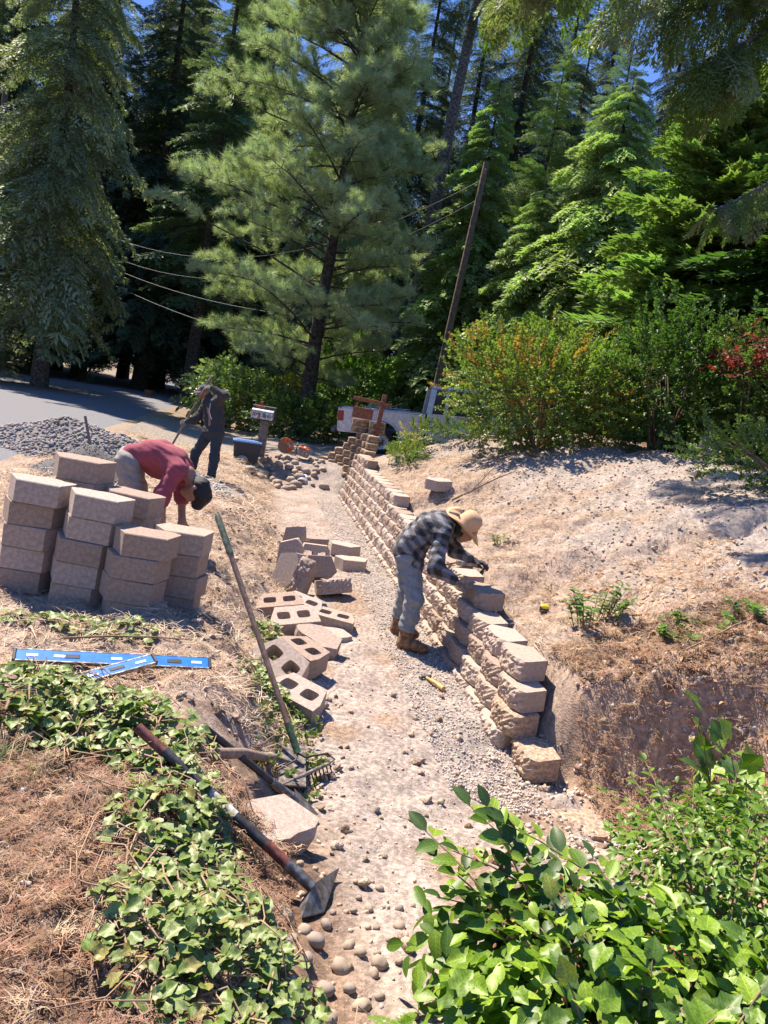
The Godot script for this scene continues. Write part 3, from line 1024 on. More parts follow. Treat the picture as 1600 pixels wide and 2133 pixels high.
	conifer("cedar_tree", "lower feathery cedar standing right behind the truck cab and the ladder", gpt(3.3, -25.4), {"h": 8.6, "y0": 0.6, "L": 2.6, "n": 260, "m": ced, "c": Color(0.36, 0.46, 0.19), "r": 0.14, "pitch": -0.1, "mat": M.cedar})
	conifer("young_pine", "narrow green young pine beside the bluish fir top", gpt(3.6, -28.5), {"h": 14.0, "y0": 2.0, "L": 2.6, "n": 300, "m": hem, "c": Color(0.20, 0.30, 0.10), "r": 0.18, "pitch": 0.45})
	conifer("young_fir", "bluish green fir with a slender pointed top above the cedar", gpt(6.0, -29.5), {"h": 15.2, "y0": 2.0, "L": 3.0, "n": 300, "m": fir, "c": Color(0.20, 0.29, 0.21), "r": 0.18, "pitch": 0.15})
	conifer("vine_maple", "bright fresh green tree with soft foliage behind the shrubs on the bank", gpt(6.6, -18.2), {"h": 8.8, "y0": 0.8, "L": 3.2, "n": 400, "m": lush, "c": Color(0.24, 0.34, 0.10), "r": 0.16, "pitch": 0.15, "mat": M.cedar, "taper": 0.5})
	conifer("fir_tree", "dark green fir standing on the crest of the bank behind the red maple", gpt(7.2, -14.6), {"h": 9.5, "y0": 0.8, "L": 2.9, "n": 300, "m": lush, "c": Color(0.10, 0.18, 0.045), "r": 0.17, "pitch": -0.05, "mat": M.cedar})
	conifer("fir_tree", "blue grey fir at the far right beyond the red maple", gpt(11.2, -19.5), {"h": 15.0, "y0": 0.8, "L": 3.4, "n": 320, "m": fir, "c": Color(0.085, 0.125, 0.095), "r": 0.2, "pitch": -0.15})
	build_pine()
	build_overhang()
	# shaded undergrowth of the wood, a mass that nobody could count
	var brush := sprig_mesh(71, 16, 0.22, 0.12)
	var xfs := []
	var cols := []
	for i in 5200:
		var x := rr(-34, 26)
		var z := rr(-62, -29)
		var q := st(x, z)
		if q.y > -13.8 and q.x < 19.0: continue
		if q.y > -13.8 and q.y < -4.5: continue
		var k := rr(0.6, 1.7)
		xfs.append(Transform3D(aim_basis(Vector3(rr(-1, 1), rr(0.2, 1.6), rr(-1, 1))).scaled_local(Vector3.ONE * k), gpt(x, z, rr(0.0, 1.2))))
		cols.append(vary(Color(0.10, 0.16, 0.05), 0.35))
	var u := multi(brush, xfs, "undergrowth", M.leaf, null, cols)
	tag(u, "leafy undergrowth beneath the firs across the road", "undergrowth")
	u.set_meta("kind", "stuff")

func build_pine() -> void:
	var at := gpt(-3.0, -24.5)
	var t := thing("pine_tree", "broad long needled pine with bright soft foliage between the mailbox and the truck", "tree", at)
	inst(trunk_mesh(14.5, 0.27, Vector2(0.005, 0), 4), "trunk", M.bark, t)
	var tuft := tuft_mesh(5, 34, 1.25, 0.035)
	var xfs := []
	var cols := []
	var limb := sft()
	for i in 125:
		var y := 1.9 + 12.0 * pow((i + rng.randf()) / 125.0, 0.85)
		var a := rng.randf() * TAU
		# longer towards the open side over the road, shorter towards the driveway
		var reach := 1.9 + 2.5 * sstep(1.5, 4.0, y) * sstep(14.5, 6.0, y)
		reach *= 1.0 - 0.28 * cos(a)
		var L := reach * rr(0.6, 1.12)
		var d := Vector3(cos(a), rr(0.02, 0.38), sin(a)).normalized()
		var root := Vector3(0.0, y - 0.3, 0.0)
		var cv := func(f: float) -> Vector3: return root + d * L * f + Vector3(0, L * (0.10 * f - 0.16 * f * f), 0)
		tube(limb, [root, cv.call(0.35), cv.call(0.7), cv.call(1.0)], [0.04, 0.028, 0.017, 0.006], 5, false)
		var side := d.cross(Vector3.UP).normalized()
		for k in 16:
			var f := 0.22 + 0.78 * (k + rng.randf()) / 16.0
			var o: Vector3 = cv.call(f)
			var sd := (d * rr(0.3, 0.9) + side * (1.0 if k % 2 else -1.0) * rr(0.3, 1.0) + Vector3(0, rr(-0.35, 0.8), 0)).normalized()
			var l2 := rr(0.35, 1.05) * (1.25 - 0.6 * f)
			tube(limb, [o, o + sd * l2], [0.012, 0.004], 3, false)
			for m in 9:
				var g := 0.25 + 0.75 * (m + rng.randf()) / 9.0
				var pp := o + sd * l2 * g + Vector3(rr(-0.09, 0.09), rr(-0.05, 0.09), rr(-0.09, 0.09))
				var td := (sd * 0.7 + Vector3(rr(-0.7, 0.7), rr(0.0, 0.9), rr(-0.7, 0.7))).normalized()
				xfs.append(Transform3D(axis_basis(td, rr(0, TAU)).scaled_local(Vector3.ONE * rr(0.17, 0.31)), pp))
				cols.append(vary(Color(0.40, 0.47, 0.26), 0.22))
	part(limb, "limbs", M.bark, t)
	multi(tuft, xfs, "crown", M.pine, t, cols).set_meta("kind", "stuff")

func build_overhang() -> void:
	# the fir whose boughs reach in from the right, with pale hanging lichen and needles
	var at := gpt(8.3, -10.6)
	var t := thing("fir_tree", "near fir whose long drooping boughs with hanging lichen reach in over the bank", "tree", at)
	inst(trunk_mesh(15.0, 0.24, Vector2(0, 0), 9), "trunk", M.bark, t)
	var tw := spray_mesh(31, 10, 0.42, 0.8, 0.13, 0.022, 8, 0.3, 0.7)
	var limb := sft()
	var xfs := []
	var cols := []
	var boughs := [
		[Vector3(8.3, 7.4, -10.6), Vector3(6.2, 6.9, -10.5), Vector3(4.54, 5.95, -10.14), Vector3(3.86, 5.35, -9.54), Vector3(3.36, 4.95, -9.08), Vector3(2.95, 4.65, -8.72)],
		[Vector3(8.3, 9.3, -10.6), Vector3(6.0, 8.8, -10.6), Vector3(4.24, 8.0, -10.4), Vector3(3.25, 7.5, -9.83), Vector3(2.4, 7.1, -9.36), Vector3(1.7, 6.8, -9.0)],
		[Vector3(8.3, 8.5, -10.6), Vector3(6.0, 8.1, -10.4), Vector3(4.24, 7.4, -10.1), Vector3(3.45, 7.0, -9.75), Vector3(2.99, 6.6, -9.47), Vector3(2.7, 6.3, -9.2)],
		[Vector3(8.3, 9.9, -10.6), Vector3(5.8, 9.2, -10.3), Vector3(3.94, 8.3, -9.92), Vector3(2.71, 7.8, -9.45), Vector3(1.6, 7.35, -8.96), Vector3(0.7, 6.95, -8.68)],
		[Vector3(8.3, 10.6, -10.6), Vector3(5.4, 10.2, -11.0), Vector3(3.4, 9.4, -11.2), Vector3(1.8, 8.5, -11.4), Vector3(0.4, 7.8, -11.5)],
		[Vector3(8.3, 10.2, -10.6), Vector3(5.2, 9.6, -9.6), Vector3(3.2, 8.9, -9.8), Vector3(1.8, 8.3, -10.2), Vector3(0.6, 7.7, -10.4)],
		[Vector3(8.3, 11.2, -10.6), Vector3(5.6, 10.9, -10.3), Vector3(3.6, 10.0, -11.6), Vector3(2.2, 9.2, -12.2), Vector3(1.0, 8.6, -12.6)]]
	for bi in boughs.size():
		var b: Array = boughs[bi]
		var rad := []
		for i in b.size():
			b[i] = b[i] - at
			rad.append(lerpf(0.05, 0.01, float(i) / (b.size() - 1)))
		tube(limb, b, rad, 6)
		var dens := 44 if bi == 0 else 80
		for i in dens:
			var f := pow(rng.randf(), 0.75) * (b.size() - 1)
			var k := mini(int(f), b.size() - 2)
			if k == 0 and rng.randf() < 0.6: continue
			var p: Vector3 = b[k].lerp(b[k + 1], f - k)
			var d: Vector3 = (b[k + 1] - b[k]).normalized()
			var sg := -1.0 if rng.randf() < 0.5 else 1.0
			var side := d.cross(Vector3.UP).normalized() * sg
			var dirv := (d * 0.7 + side * rr(0.2, 1.0) + Vector3(0, rr(-1.3, 0.05), 0)).normalized()
			var L := rr(0.25, 0.6) if bi == 0 else rr(0.35, 0.95)
			xfs.append(Transform3D(aim_basis(dirv, Vector3(rr(-0.4, 0.4), 1, rr(-0.4, 0.4))).scaled_local(Vector3.ONE * L), p))
			cols.append(vary(Color(0.17, 0.24, 0.05) if rng.randf() < 0.65 else Color(0.24, 0.26, 0.12), 0.2))
	part(limb, "limbs", M.bark_pale, t)
	multi(tw, xfs, "crown", M.cedar, t, cols).set_meta("kind", "stuff")

# ------------------------------------------------------------------ shrubs
# o: r radii, n shoots, m mesh, c colours, mat, stems
func shrub(n: String, label: String, at: Vector3, o: Dictionary, cat := "shrub", group := "") -> Node3D:
	var t := thing(n, label, cat, at, Basis(), group)
	var s := sft()
	var R: Vector3 = o.r
	for i in int(o.get("stems", 9)):
		var a := rng.randf() * TAU
		var e := Vector3(cos(a) * R.x * rr(0.3, 0.8), R.y * rr(1.0, 1.7), sin(a) * R.z * rr(0.3, 0.8))
		tube(s, [Vector3(rr(-0.15, 0.15), -0.15, rr(-0.15, 0.15)), e * 0.45 + Vector3(rr(-0.1, 0.1), 0, rr(-0.1, 0.1)), e], [0.022, 0.015, 0.006], 4, false)
	part(s, "stems", M.twig, t).set_meta("kind", "stuff")
	var xfs := []
	var cols := []
	for i in int(o.n):
		var d := Vector3(rng.randfn(), rng.randfn(), rng.randfn()).normalized()
		var q := pow(rng.randf(), 0.4)
		var lump := 1.0 + 0.3 * nz.get_noise_3dv(d * 1.6 + at)
		var p := Vector3(d.x * R.x, R.y + d.y * R.y, d.z * R.z) * Vector3(q * lump, 1.0, q * lump)
		p.y = R.y + d.y * R.y * q * lump
		var gy := ground_y(at.x + p.x, at.z + p.z) - at.y
		if p.y < gy + 0.05: p.y = gy + rr(0.05, 0.4)
		var dirv := (d + Vector3(rr(-0.6, 0.6), rr(-0.1, 0.8), rr(-0.6, 0.6))).normalized()
		var k: float = o.get("size", 0.4) * rr(0.7, 1.25)
		xfs.append(Transform3D(aim_basis(dirv, Vector3(rr(-0.4, 0.4), 1, rr(-0.4, 0.4))).scaled_local(Vector3.ONE * k), p))
		var cs: Array = o.c
		var w := nz.get_noise_3dv((p + at) * 0.8) * 1.6 + 0.5 + rr(-0.3, 0.3)
		cols.append(vary(cs[clampi(int(w * cs.size()), 0, cs.size() - 1)], 0.2))
	multi(o.m, xfs, "foliage", o.get("mat", M.leaf), t, cols).set_meta("kind", "stuff")
	return t

func build_shrubs() -> void:
	var small := sprig_mesh(41, 22, 0.17, 0.10)
	var medium := sprig_mesh(42, 14, 0.30, 0.14)
	var big := sprig_mesh(43, 11, 0.42, 0.16, 0.15)
	var airy := sprig_mesh(44, 12, 0.22, 0.13)
	shrub("rhododendron", "pale leaved rhododendron beside the driveway, left of the mailbox", gpt(-5.5, -25.2), {"r": Vector3(1.5, 0.95, 1.3), "n": 420, "m": big, "c": [Color(0.17, 0.24, 0.09), Color(0.22, 0.28, 0.13), Color(0.14, 0.21, 0.06)], "mat": M.gloss_leaf, "size": 0.42})
	shrub("rhododendron", "second rhododendron just behind the mailbox, with a few yellow leaves", gpt(-4.0, -25.6), {"r": Vector3(1.1, 0.85, 1.1), "n": 280, "m": big, "c": [Color(0.15, 0.21, 0.07), Color(0.20, 0.25, 0.08), Color(0.33, 0.30, 0.07)], "mat": M.gloss_leaf, "size": 0.4})
	shrub("leafy_shrub", "dark low shrub at the foot of the pine trunk", gpt(-2.9, -22.6), {"r": Vector3(1.4, 0.55, 0.8), "n": 300, "m": medium, "c": [Color(0.06, 0.11, 0.03), Color(0.10, 0.16, 0.04)], "size": 0.4})
	shrub("leafy_shrub", "bright green vine maple shrub behind the wooden sign", gpt(-1.7, -26.4), {"r": Vector3(1.2, 1.5, 1.0), "n": 420, "m": airy, "c": [Color(0.11, 0.22, 0.04), Color(0.14, 0.27, 0.05)], "size": 0.6})
	shrub("barberry_bush", "large bush with yellow green and orange leaves on the crest of the bank", gpt(2.35, -13.3), {"r": Vector3(1.65, 1.0, 1.25), "n": 1500, "m": small, "c": [Color(0.20, 0.28, 0.06), Color(0.27, 0.32, 0.08), Color(0.15, 0.24, 0.055), Color(0.34, 0.22, 0.06), Color(0.22, 0.29, 0.08), Color(0.17, 0.25, 0.06)], "size": 0.34, "stems": 16})
	shrub("boxwood_shrub", "tall open dark green shrub with bare lower stems beside the yellow orange bush", gpt(4.2, -12.6), {"r": Vector3(0.95, 1.15, 0.9), "n": 640, "m": small, "c": [Color(0.07, 0.135, 0.03), Color(0.10, 0.185, 0.045)], "size": 0.36, "stems": 18})
	shrub("evergreen_shrub", "dense dark evergreen shrub at the right end of the crest below the red maple", gpt(5.7, -11.6), {"r": Vector3(1.2, 1.15, 1.0), "n": 800, "m": small, "c": [Color(0.09, 0.155, 0.035), Color(0.12, 0.20, 0.05)], "size": 0.36, "stems": 14})
	shrub("red_maple", "small maple with dark red leaves above the evergreen shrubs", gpt(5.05, -11.3), {"r": Vector3(0.62, 1.2, 0.5), "n": 10, "m": airy, "c": [Color(0.2, 0.03, 0.035)], "size": 0.3, "stems": 5}, "tree")
	# the maple's leaves sit in one loose tier
	var mp: Node3D = get_node("red_maple")
	var xfs := []
	var cols := []
	for i in 190:
		var p := Vector3(rng.randfn() * 0.34 - 0.05, 1.55 + rng.randfn() * 0.17, rng.randfn() * 0.3)
		p.y += p.x * 0.3
		xfs.append(Transform3D(aim_basis(Vector3(rr(-1, 1), rr(-0.3, 0.4), rr(-1, 1))).scaled_local(Vector3.ONE * rr(0.16, 0.3)), p))
		cols.append(vary(Color(0.20, 0.03, 0.04) if rng.randf() < 0.7 else Color(0.26, 0.11, 0.11), 0.3))
	multi(airy, xfs, "leaves", M.leaf, mp, cols).set_meta("kind", "stuff")
	shrub("groundcover_shrub", "low spreading shrub on the slope below the red maple", gpt(4.35, -8.3), {"r": Vector3(1.3, 0.28, 0.55), "n": 420, "m": small, "c": [Color(0.10, 0.17, 0.04), Color(0.14, 0.22, 0.055)], "size": 0.26})
	shrub("flowering_plant", "yellow flowering plant growing over the wall beside the truck", gpt(0.55, -16.4), {"r": Vector3(0.35, 0.3, 0.3), "n": 120, "m": small, "c": [Color(0.13, 0.2, 0.04), Color(0.55, 0.42, 0.03)], "size": 0.22}, "plant")
	shrub("leafy_plant", "low green weeds spilling behind the top of the wall", gpt(0.25, -14.4), {"r": Vector3(0.28, 0.10, 0.9), "n": 200, "m": small, "c": [Color(0.14, 0.22, 0.05), Color(0.19, 0.25, 0.07)], "size": 0.2}, "plant")
	shrub("leafy_plant", "green weeds along the crest of the bank in front of the truck", gpt(1.5, -14.9), {"r": Vector3(0.9, 0.08, 0.3), "n": 220, "m": small, "c": [Color(0.14, 0.24, 0.05), Color(0.1, 0.17, 0.04)], "size": 0.2}, "plant")

# ------------------------------------------------------------------ bodies
# bones: [a, b, radius at a, radius at b]; the field of rounded cones is joined smoothly and meshed as surface nets.
# clips: [normal, offset] keep only dot(p, normal) < offset
func body_mesh(bones: Array, cell: float, k: float, clips: Array = [], wrinkle := 0.0, colour = null) -> ArrayMesh:
	var lo := Vector3.ONE * 1e9
	var hi := -lo
	for b in bones:
		var r: float = maxf(b[2], b[3]) + cell * 2.5
		lo = lo.min(b[0].min(b[1]) - Vector3.ONE * r)
		hi = hi.max(b[0].max(b[1]) + Vector3.ONE * r)
	var nx := int((hi.x - lo.x) / cell) + 2
	var ny := int((hi.y - lo.y) / cell) + 2
	var nzz := int((hi.z - lo.z) / cell) + 2
	var g := PackedFloat32Array()
	g.resize(nx * ny * nzz)
	g.fill(1.0)
	var sy := nx
	var sz := nx * ny
	for b in bones:
		var pa: Vector3 = b[0]
		var pb: Vector3 = b[1]
		var ra: float = b[2]
		var rb: float = b[3]
		var m: float = maxf(ra, rb) + k + cell
		var l0: Vector3 = ((pa.min(pb) - Vector3.ONE * m - lo) / cell).floor()
		var h0: Vector3 = ((pa.max(pb) + Vector3.ONE * m - lo) / cell).ceil()
		var ba := pb - pa
		var inv := 1.0 / maxf(ba.length_squared(), 1e-9)
		for kz in range(maxi(int(l0.z), 0), mini(int(h0.z) + 1, nzz)):
			for ky in range(maxi(int(l0.y), 0), mini(int(h0.y) + 1, ny)):
				var idx := kz * sz + ky * sy
				for kx in range(maxi(int(l0.x), 0), mini(int(h0.x) + 1, nx)):
					var p := lo + Vector3(kx, ky, kz) * cell - pa
					var h := clampf(p.dot(ba) * inv, 0.0, 1.0)
					var d := (p - ba * h).length() - (ra + (rb - ra) * h)
					if d > k: continue
					var o := g[idx + kx]
					var e := maxf(k - absf(o - d), 0.0) / k
					g[idx + kx] = minf(o, d) - e * e * k * 0.25
	if clips.size() > 0 or wrinkle > 0.0:
		for kz in nzz:
			for ky in ny:
				for kx in nx:
					var i := kz * sz + ky * sy + kx
					if g[i] > 0.1: continue
					var p := lo + Vector3(kx, ky, kz) * cell
					var d := g[i]
					if wrinkle > 0.0: d += wrinkle * nfine.get_noise_3d(p.x * 0.9, p.y * 2.4 + p.x * 0.8, p.z * 0.9)
					for c in clips: d = maxf(d, p.dot(c[0]) - c[1])
					g[i] = d
	var ids := PackedInt32Array()
	ids.resize(nx * ny * nzz)
	ids.fill(-1)
	var vs := PackedVector3Array()
	var cor := [0, 1, sy, sy + 1, sz, sz + 1, sz + sy, sz + sy + 1]
	var offs := [Vector3(0, 0, 0), Vector3(1, 0, 0), Vector3(0, 1, 0), Vector3(1, 1, 0), Vector3(0, 0, 1), Vector3(1, 0, 1), Vector3(0, 1, 1), Vector3(1, 1, 1)]
	var edges := [[0, 1], [2, 3], [4, 5], [6, 7], [0, 2], [1, 3], [4, 6], [5, 7], [0, 4], [1, 5], [2, 6], [3, 7]]
	for kz in nzz - 1:
		for ky in ny - 1:
			var row := kz * sz + ky * sy
			for kx in nx - 1:
				var i := row + kx
				var g0 := g[i]
				if g0 > cell * 4.0 or g0 < -cell * 4.0: continue
				var neg := 0
				for c in 8:
					if g[i + cor[c]] < 0.0: neg += 1
				if neg == 0 or neg == 8: continue
				var acc := Vector3.ZERO
				var cnt := 0
				for e in edges:
					var d0 := g[i + cor[e[0]]]
					var d1 := g[i + cor[e[1]]]
					if (d0 < 0.0) != (d1 < 0.0):
						acc += offs[e[0]].lerp(offs[e[1]], d0 / (d0 - d1))
						cnt += 1
				ids[i] = vs.size()
				vs.append(lo + (Vector3(kx, ky, kz) + acc / cnt) * cell)
	var s := sft()
	smooth(s, 0)
	for v in vs:
		if colour != null: s.set_color(colour.call(v))
		s.add_vertex(v)
	for kz in range(1, nzz - 1):
		for ky in range(1, ny - 1):
			for kx in range(1, nx - 1):
				var i := kz * sz + ky * sy + kx
				var d0 := g[i]
				if d0 > cell * 3.0 or d0 < -cell * 3.0: continue
				for ax in 3:
					var st1: int = [1, sy, sz][ax]
					var d1 := g[i + st1]
					if (d0 < 0.0) == (d1 < 0.0): continue
					var u: int = [sy, sz, 1][ax]
					var w: int = [sz, 1, sy][ax]
					var q := [ids[i], ids[i - u], ids[i - u - w], ids[i - w]]
					if q[0] < 0 or q[1] < 0 or q[2] < 0 or q[3] < 0: continue
					if d0 < 0.0:
						for n in [0, 2, 1, 0, 3, 2]: s.add_index(q[n])
					else:
						for n in [0, 1, 2, 0, 2, 3]: s.add_index(q[n])
	s.generate_normals()
	return s.commit()

# a hand: wrist, pointing direction, back-of-hand normal, thumb side, curl of the fingers
func hand_bones(w: Vector3, d: Vector3, up: Vector3, thumb: float, curl: float, k := 1.0) -> Array:
	d = d.normalized()
	var side := d.cross(up).normalized()
	up = side.cross(d).normalized()
	var out := [[w - d * 0.03, w + d * 0.02, 0.026 * k, 0.027 * k]]
	var lens := [0.068, 0.078, 0.072, 0.056]
	for i in 4:
		var o := (i - 1.5) * 0.020 * k
		var kn := w + d * (0.088 - 0.006 * absf(i - 1.3)) * k + side * o
		out.append([w + side * o * 0.6 + d * 0.015, kn, 0.016 * k, 0.0125 * k])
		var fd := d
		var p := kn
		for j in 3:
			fd = fd.rotated(side, -curl * (0.5 if j == 0 else 0.85) * (1.0 + 0.08 * i)).normalized()
			var q: Vector3 = p + fd * lens[i] * [0.46, 0.31, 0.23][j] * k
			out.append([p, q, 0.0108 * k, 0.0094 * k])
			p = q
	var tb := w + d * 0.03 * k + side * thumb * 0.026 * k
	var t1 := tb + (d * 0.55 + side * thumb * 0.75 - up * 0.3).normalized() * 0.042 * k
	var t2 := t1 + (d * 0.85 + side * thumb * 0.25 - up * 0.45).normalized() * 0.032 * k
	out.append([tb, t1, 0.0145 * k, 0.0118 * k])
	out.append([t1, t2, 0.0118 * k, 0.0098 * k])
	return out

func boot_bones(ank: Vector3, heel: Vector3, toe: Vector3, shaft: Vector3) -> Array:
	var f := (toe - heel).normalized()
	return [[shaft, ank, 0.062, 0.058], [ank, heel.lerp(ank, 0.45), 0.056, 0.05], [heel + Vector3(0, 0.045, 0) + f * 0.02, heel + Vector3(0, 0.045, 0) + f * 0.10, 0.042, 0.042], [heel + Vector3(0, 0.06, 0) + f * 0.08, toe + Vector3(0, 0.045, 0) - f * 0.05, 0.05, 0.042], [toe + Vector3(0, 0.042, 0) - f * 0.06, toe + Vector3(0, 0.038, 0) - f * 0.03, 0.044, 0.036]]

func head_bones(c: Vector3, face: Vector3, up: Vector3) -> Array:
	face = face.normalized()
	up = (up - face * up.dot(face)).normalized()
	var sd := face.cross(up)
	var out := [[c + up * 0.03 - face * 0.02, c + up * 0.03 + face * 0.03, 0.088, 0.082], [c - up * 0.03 + face * 0.03, c - up * 0.085 + face * 0.055, 0.062, 0.036], [c + up * 0.005 + face * 0.09, c - up * 0.025 + face * 0.112, 0.012, 0.015], [c + up * 0.03 + face * 0.085, c + up * 0.032 + face * 0.085, 0.022, 0.022], [c - up * 0.062 + face * 0.088 - sd * 0.016, c - up * 0.062 + face * 0.088 + sd * 0.016, 0.011, 0.011]]
	for e in [-1.0, 1.0]:
		out.append([c + sd * e * 0.078 + up * 0.012 - face * 0.005, c + sd * e * 0.084 - up * 0.022 - face * 0.002, 0.016, 0.011])
		out.append([c + sd * e * 0.03 + up * 0.018 + face * 0.08, c + sd * e * 0.032 + up * 0.018 + face * 0.08, 0.012, 0.012])
	return out

func rel(bones: Array, o: Vector3) -> Array:
	var out := []
	for b in bones: out.append([b[0] - o, b[1] - o, b[2], b[3]])
	return out

func build_people() -> void:
	flannel_man()
	maroon_man()
	far_man()

func flannel_man() -> void:
	var o := Vector3(0.38, 0.0, -6.66)
	var t := thing("person", "person in plaid shirt, jeans and straw hat bending over the wall to set a block", "person", o)
	var hr := Vector3(0.280, 0.795, -6.601); var hl := Vector3(0.265, 0.789, -6.833)
	var kr := Vector3(0.385, 0.456, -6.493); var kl := Vector3(0.327, 0.42, -6.83)
	var ar := Vector3(0.366, 0.10, -6.513); var al := Vector3(0.300, 0.10, -6.90)
	var s1 := Vector3(0.300, 0.931, -6.702); var s2 := Vector3(0.410, 1.062, -6.680); var ch := Vector3(0.508, 1.109, -6.677)
	var nk := Vector3(0.593, 1.178, -6.678); var hd := Vector3(0.715, 1.118, -6.669)
	var shr := Vector3(0.520, 1.066, -6.498); var er := Vector3(0.501, 0.797, -6.329); var wr := Vector3(0.690, 0.700, -6.362)
	var shl := Vector3(0.575, 1.115, -6.861); var el := Vector3(0.693, 0.872, -6.885); var wl := Vector3(0.862, 0.815, -6.841)
	var pelvis := (hr + hl) * 0.5 + Vector3(0, 0.05, 0)
	var out := Vector3(0, 0, 0.09)
	var limbs := [[hr, kr, 0.072, 0.05], [kr, ar, 0.05, 0.036], [hl, kl, 0.072, 0.05], [kl, al, 0.05, 0.036], [hr, hl, 0.08, 0.08], [pelvis, s1, 0.075, 0.075], [s1, s2, 0.075, 0.08], [s2, ch, 0.08, 0.08], [ch, nk, 0.07, 0.05], [nk, hd, 0.05, 0.05], [ch, shr, 0.07, 0.055], [ch, shl, 0.07, 0.055], [shr, er, 0.048, 0.038], [er, wr, 0.036, 0.026], [shl, el, 0.048, 0.038], [el, wl, 0.036, 0.026]]
	var face := Vector3(0.72, -0.62, 0.12)
	var upv := Vector3(0.60, 0.75, 0)
	inst(body_mesh(rel(limbs + head_bones(hd, face, upv), o), 0.013, 0.035), "body", M.skin, t)
	# shirt, loose over the hips, with its pattern woven in bands along the body
	var shirt := [[pelvis + Vector3(-0.01, 0, 0.09), pelvis + Vector3(-0.01, 0, -0.09), 0.125, 0.125], [hr + Vector3(0.035, -0.05, 0.01), hl + Vector3(0.03, -0.05, 0), 0.10, 0.10], [hr + Vector3(0.05, -0.11, 0.02), hr + Vector3(0.03, 0.02, 0), 0.085, 0.1], [s1 + out, s2 + out, 0.115, 0.12], [s1 - out, s2 - out, 0.115, 0.12], [s2 + out, ch + out * 0.9, 0.12, 0.115], [s2 - out, ch - out * 0.9, 0.12, 0.115], [pelvis + out * 0.8, s1 + out, 0.12, 0.115], [pelvis - out * 0.8, s1 - out, 0.12, 0.115], [ch, nk - Vector3(0.03, 0.02, 0), 0.11, 0.07], [ch + out, shr, 0.10, 0.075], [ch - out, shl, 0.10, 0.075], [shr, er, 0.074, 0.064], [er, wr - (wr - er) * 0.16, 0.064, 0.05], [shl, el, 0.074, 0.062], [el, wl - (wl - el) * 0.2, 0.062, 0.048]]
	var ax := (nk - pelvis).normalized()
	var pat := func(p: Vector3) -> Color:
		p += o
		var arm := Geometry3D.get_closest_point_to_segment(p, shr, er).distance_to(p) < 0.095 or Geometry3D.get_closest_point_to_segment(p, er, wr).distance_to(p) < 0.085 or Geometry3D.get_closest_point_to_segment(p, el, wl).distance_to(p) < 0.08
		var u := (p - pelvis).dot(ax)
		var v := p.z * 1.0 + (p - pelvis).dot(Vector3(-ax.y, ax.x, 0)) * 0.6
		if arm:
			u = (p - shr).dot((er - shr).normalized())
			v = p.x + p.z
		var a := fposmod(u, 0.078) < 0.039
		var b := fposmod(v, 0.11) < 0.055
		if a and b: return Color(0.23, 0.23, 0.245)
		if a or b: return Color(0.10, 0.099, 0.106)
		return Color(0.026, 0.024, 0.026)
	inst(body_mesh(rel(shirt, o), 0.0115, 0.05, [], 0.017, pat), "shirt", M.plaid, t)
	var collar := [[nk + Vector3(-0.05, -0.03, -0.05), nk + Vector3(-0.05, -0.03, 0.05), 0.065, 0.065], [nk + Vector3(-0.04, -0.01, 0), nk + Vector3(0.03, 0.0, 0), 0.068, 0.06]]
	inst(body_mesh(rel(collar, o), 0.011, 0.04, [], 0.006), "undershirt", M.dark_cloth, t)
	var trou := [[hr, hl, 0.115, 0.115], [pelvis, (hr + hl) * 0.5, 0.12, 0.12], [hr, kr, 0.102, 0.082], [kr, ar + Vector3(0, 0.10, 0), 0.082, 0.076], [hl, kl, 0.102, 0.08], [kl, al + Vector3(0, 0.10, 0), 0.08, 0.074]]
	inst(body_mesh(rel(trou, o), 0.012, 0.035, [], 0.02), "trousers", M.jeans, t)
	var bt := boot_bones(ar, Vector3(0.325, 0.0, -6.50), Vector3(0.575, 0.0, -6.44), ar + Vector3(0, 0.14, 0))
	inst(body_mesh(rel(bt, o), 0.009, 0.02), "boot", M.boot, t)
	bt = boot_bones(al, Vector3(0.265, 0.0, -6.905), Vector3(0.50, 0.0, -6.83), al + Vector3(0, 0.14, 0))
	inst(body_mesh(rel(bt, o), 0.009, 0.02), "boot", M.boot, t)
	inst(body_mesh(rel(hand_bones(wr, Vector3(0.8, -0.42, -0.05), Vector3(0.35, 0.9, 0.2), -1.0, 0.75, 1.12), o), 0.005, 0.010), "glove", M.glove_tan, t)
	inst(body_mesh(rel(hand_bones(wl, Vector3(0.95, -0.1, 0.1), Vector3(0.1, 1, 0), 1.0, 0.6, 1.1), o), 0.005, 0.010), "glove", M.dark_cloth, t)
	var hr2 := [[hd + Vector3(-0.03, 0.0, 0.0), hd + Vector3(-0.05, 0.02, 0.0), 0.088, 0.085]]
	inst(body_mesh(rel(hr2, o), 0.01, 0.02, [], 0.006), "hair", M.hair, t)
	# wide straw hat tipped forward
	var hat := Node3D.new()
	var hs := sft()
	var prof := [Vector2(0.001, 0.135), Vector2(0.055, 0.132), Vector2(0.088, 0.105), Vector2(0.100, 0.05), Vector2(0.106, 0.0), Vector2(0.14, -0.012), Vector2(0.19, -0.016), Vector2(0.215, -0.006), Vector2(0.213, -0.010), Vector2(0.19, -0.021), Vector2(0.14, -0.018), Vector2(0.103, -0.008)]
	var hb := axis_basis(Vector3(0.62, 0.72, 0.18))
	lathe(hs, prof, 28, Transform3D(Basis(), Vector3.ZERO))
	hs.generate_normals()
	var hm := hs.commit()
	# bend the brim down at front and back
	var mdt := MeshDataTool.new()
	mdt.create_from_surface(hm, 0)
	for i in mdt.get_vertex_count():
		var v := mdt.get_vertex(i)
		var rad := Vector2(v.x, v.z).length()
		if rad > 0.11: v.y += (-0.9 * v.x * v.x + 0.9 * v.z * v.z) * (rad - 0.11) / 0.1 + 0.004 * sin(v.x * 40.0)
		mdt.set_vertex(i, v)
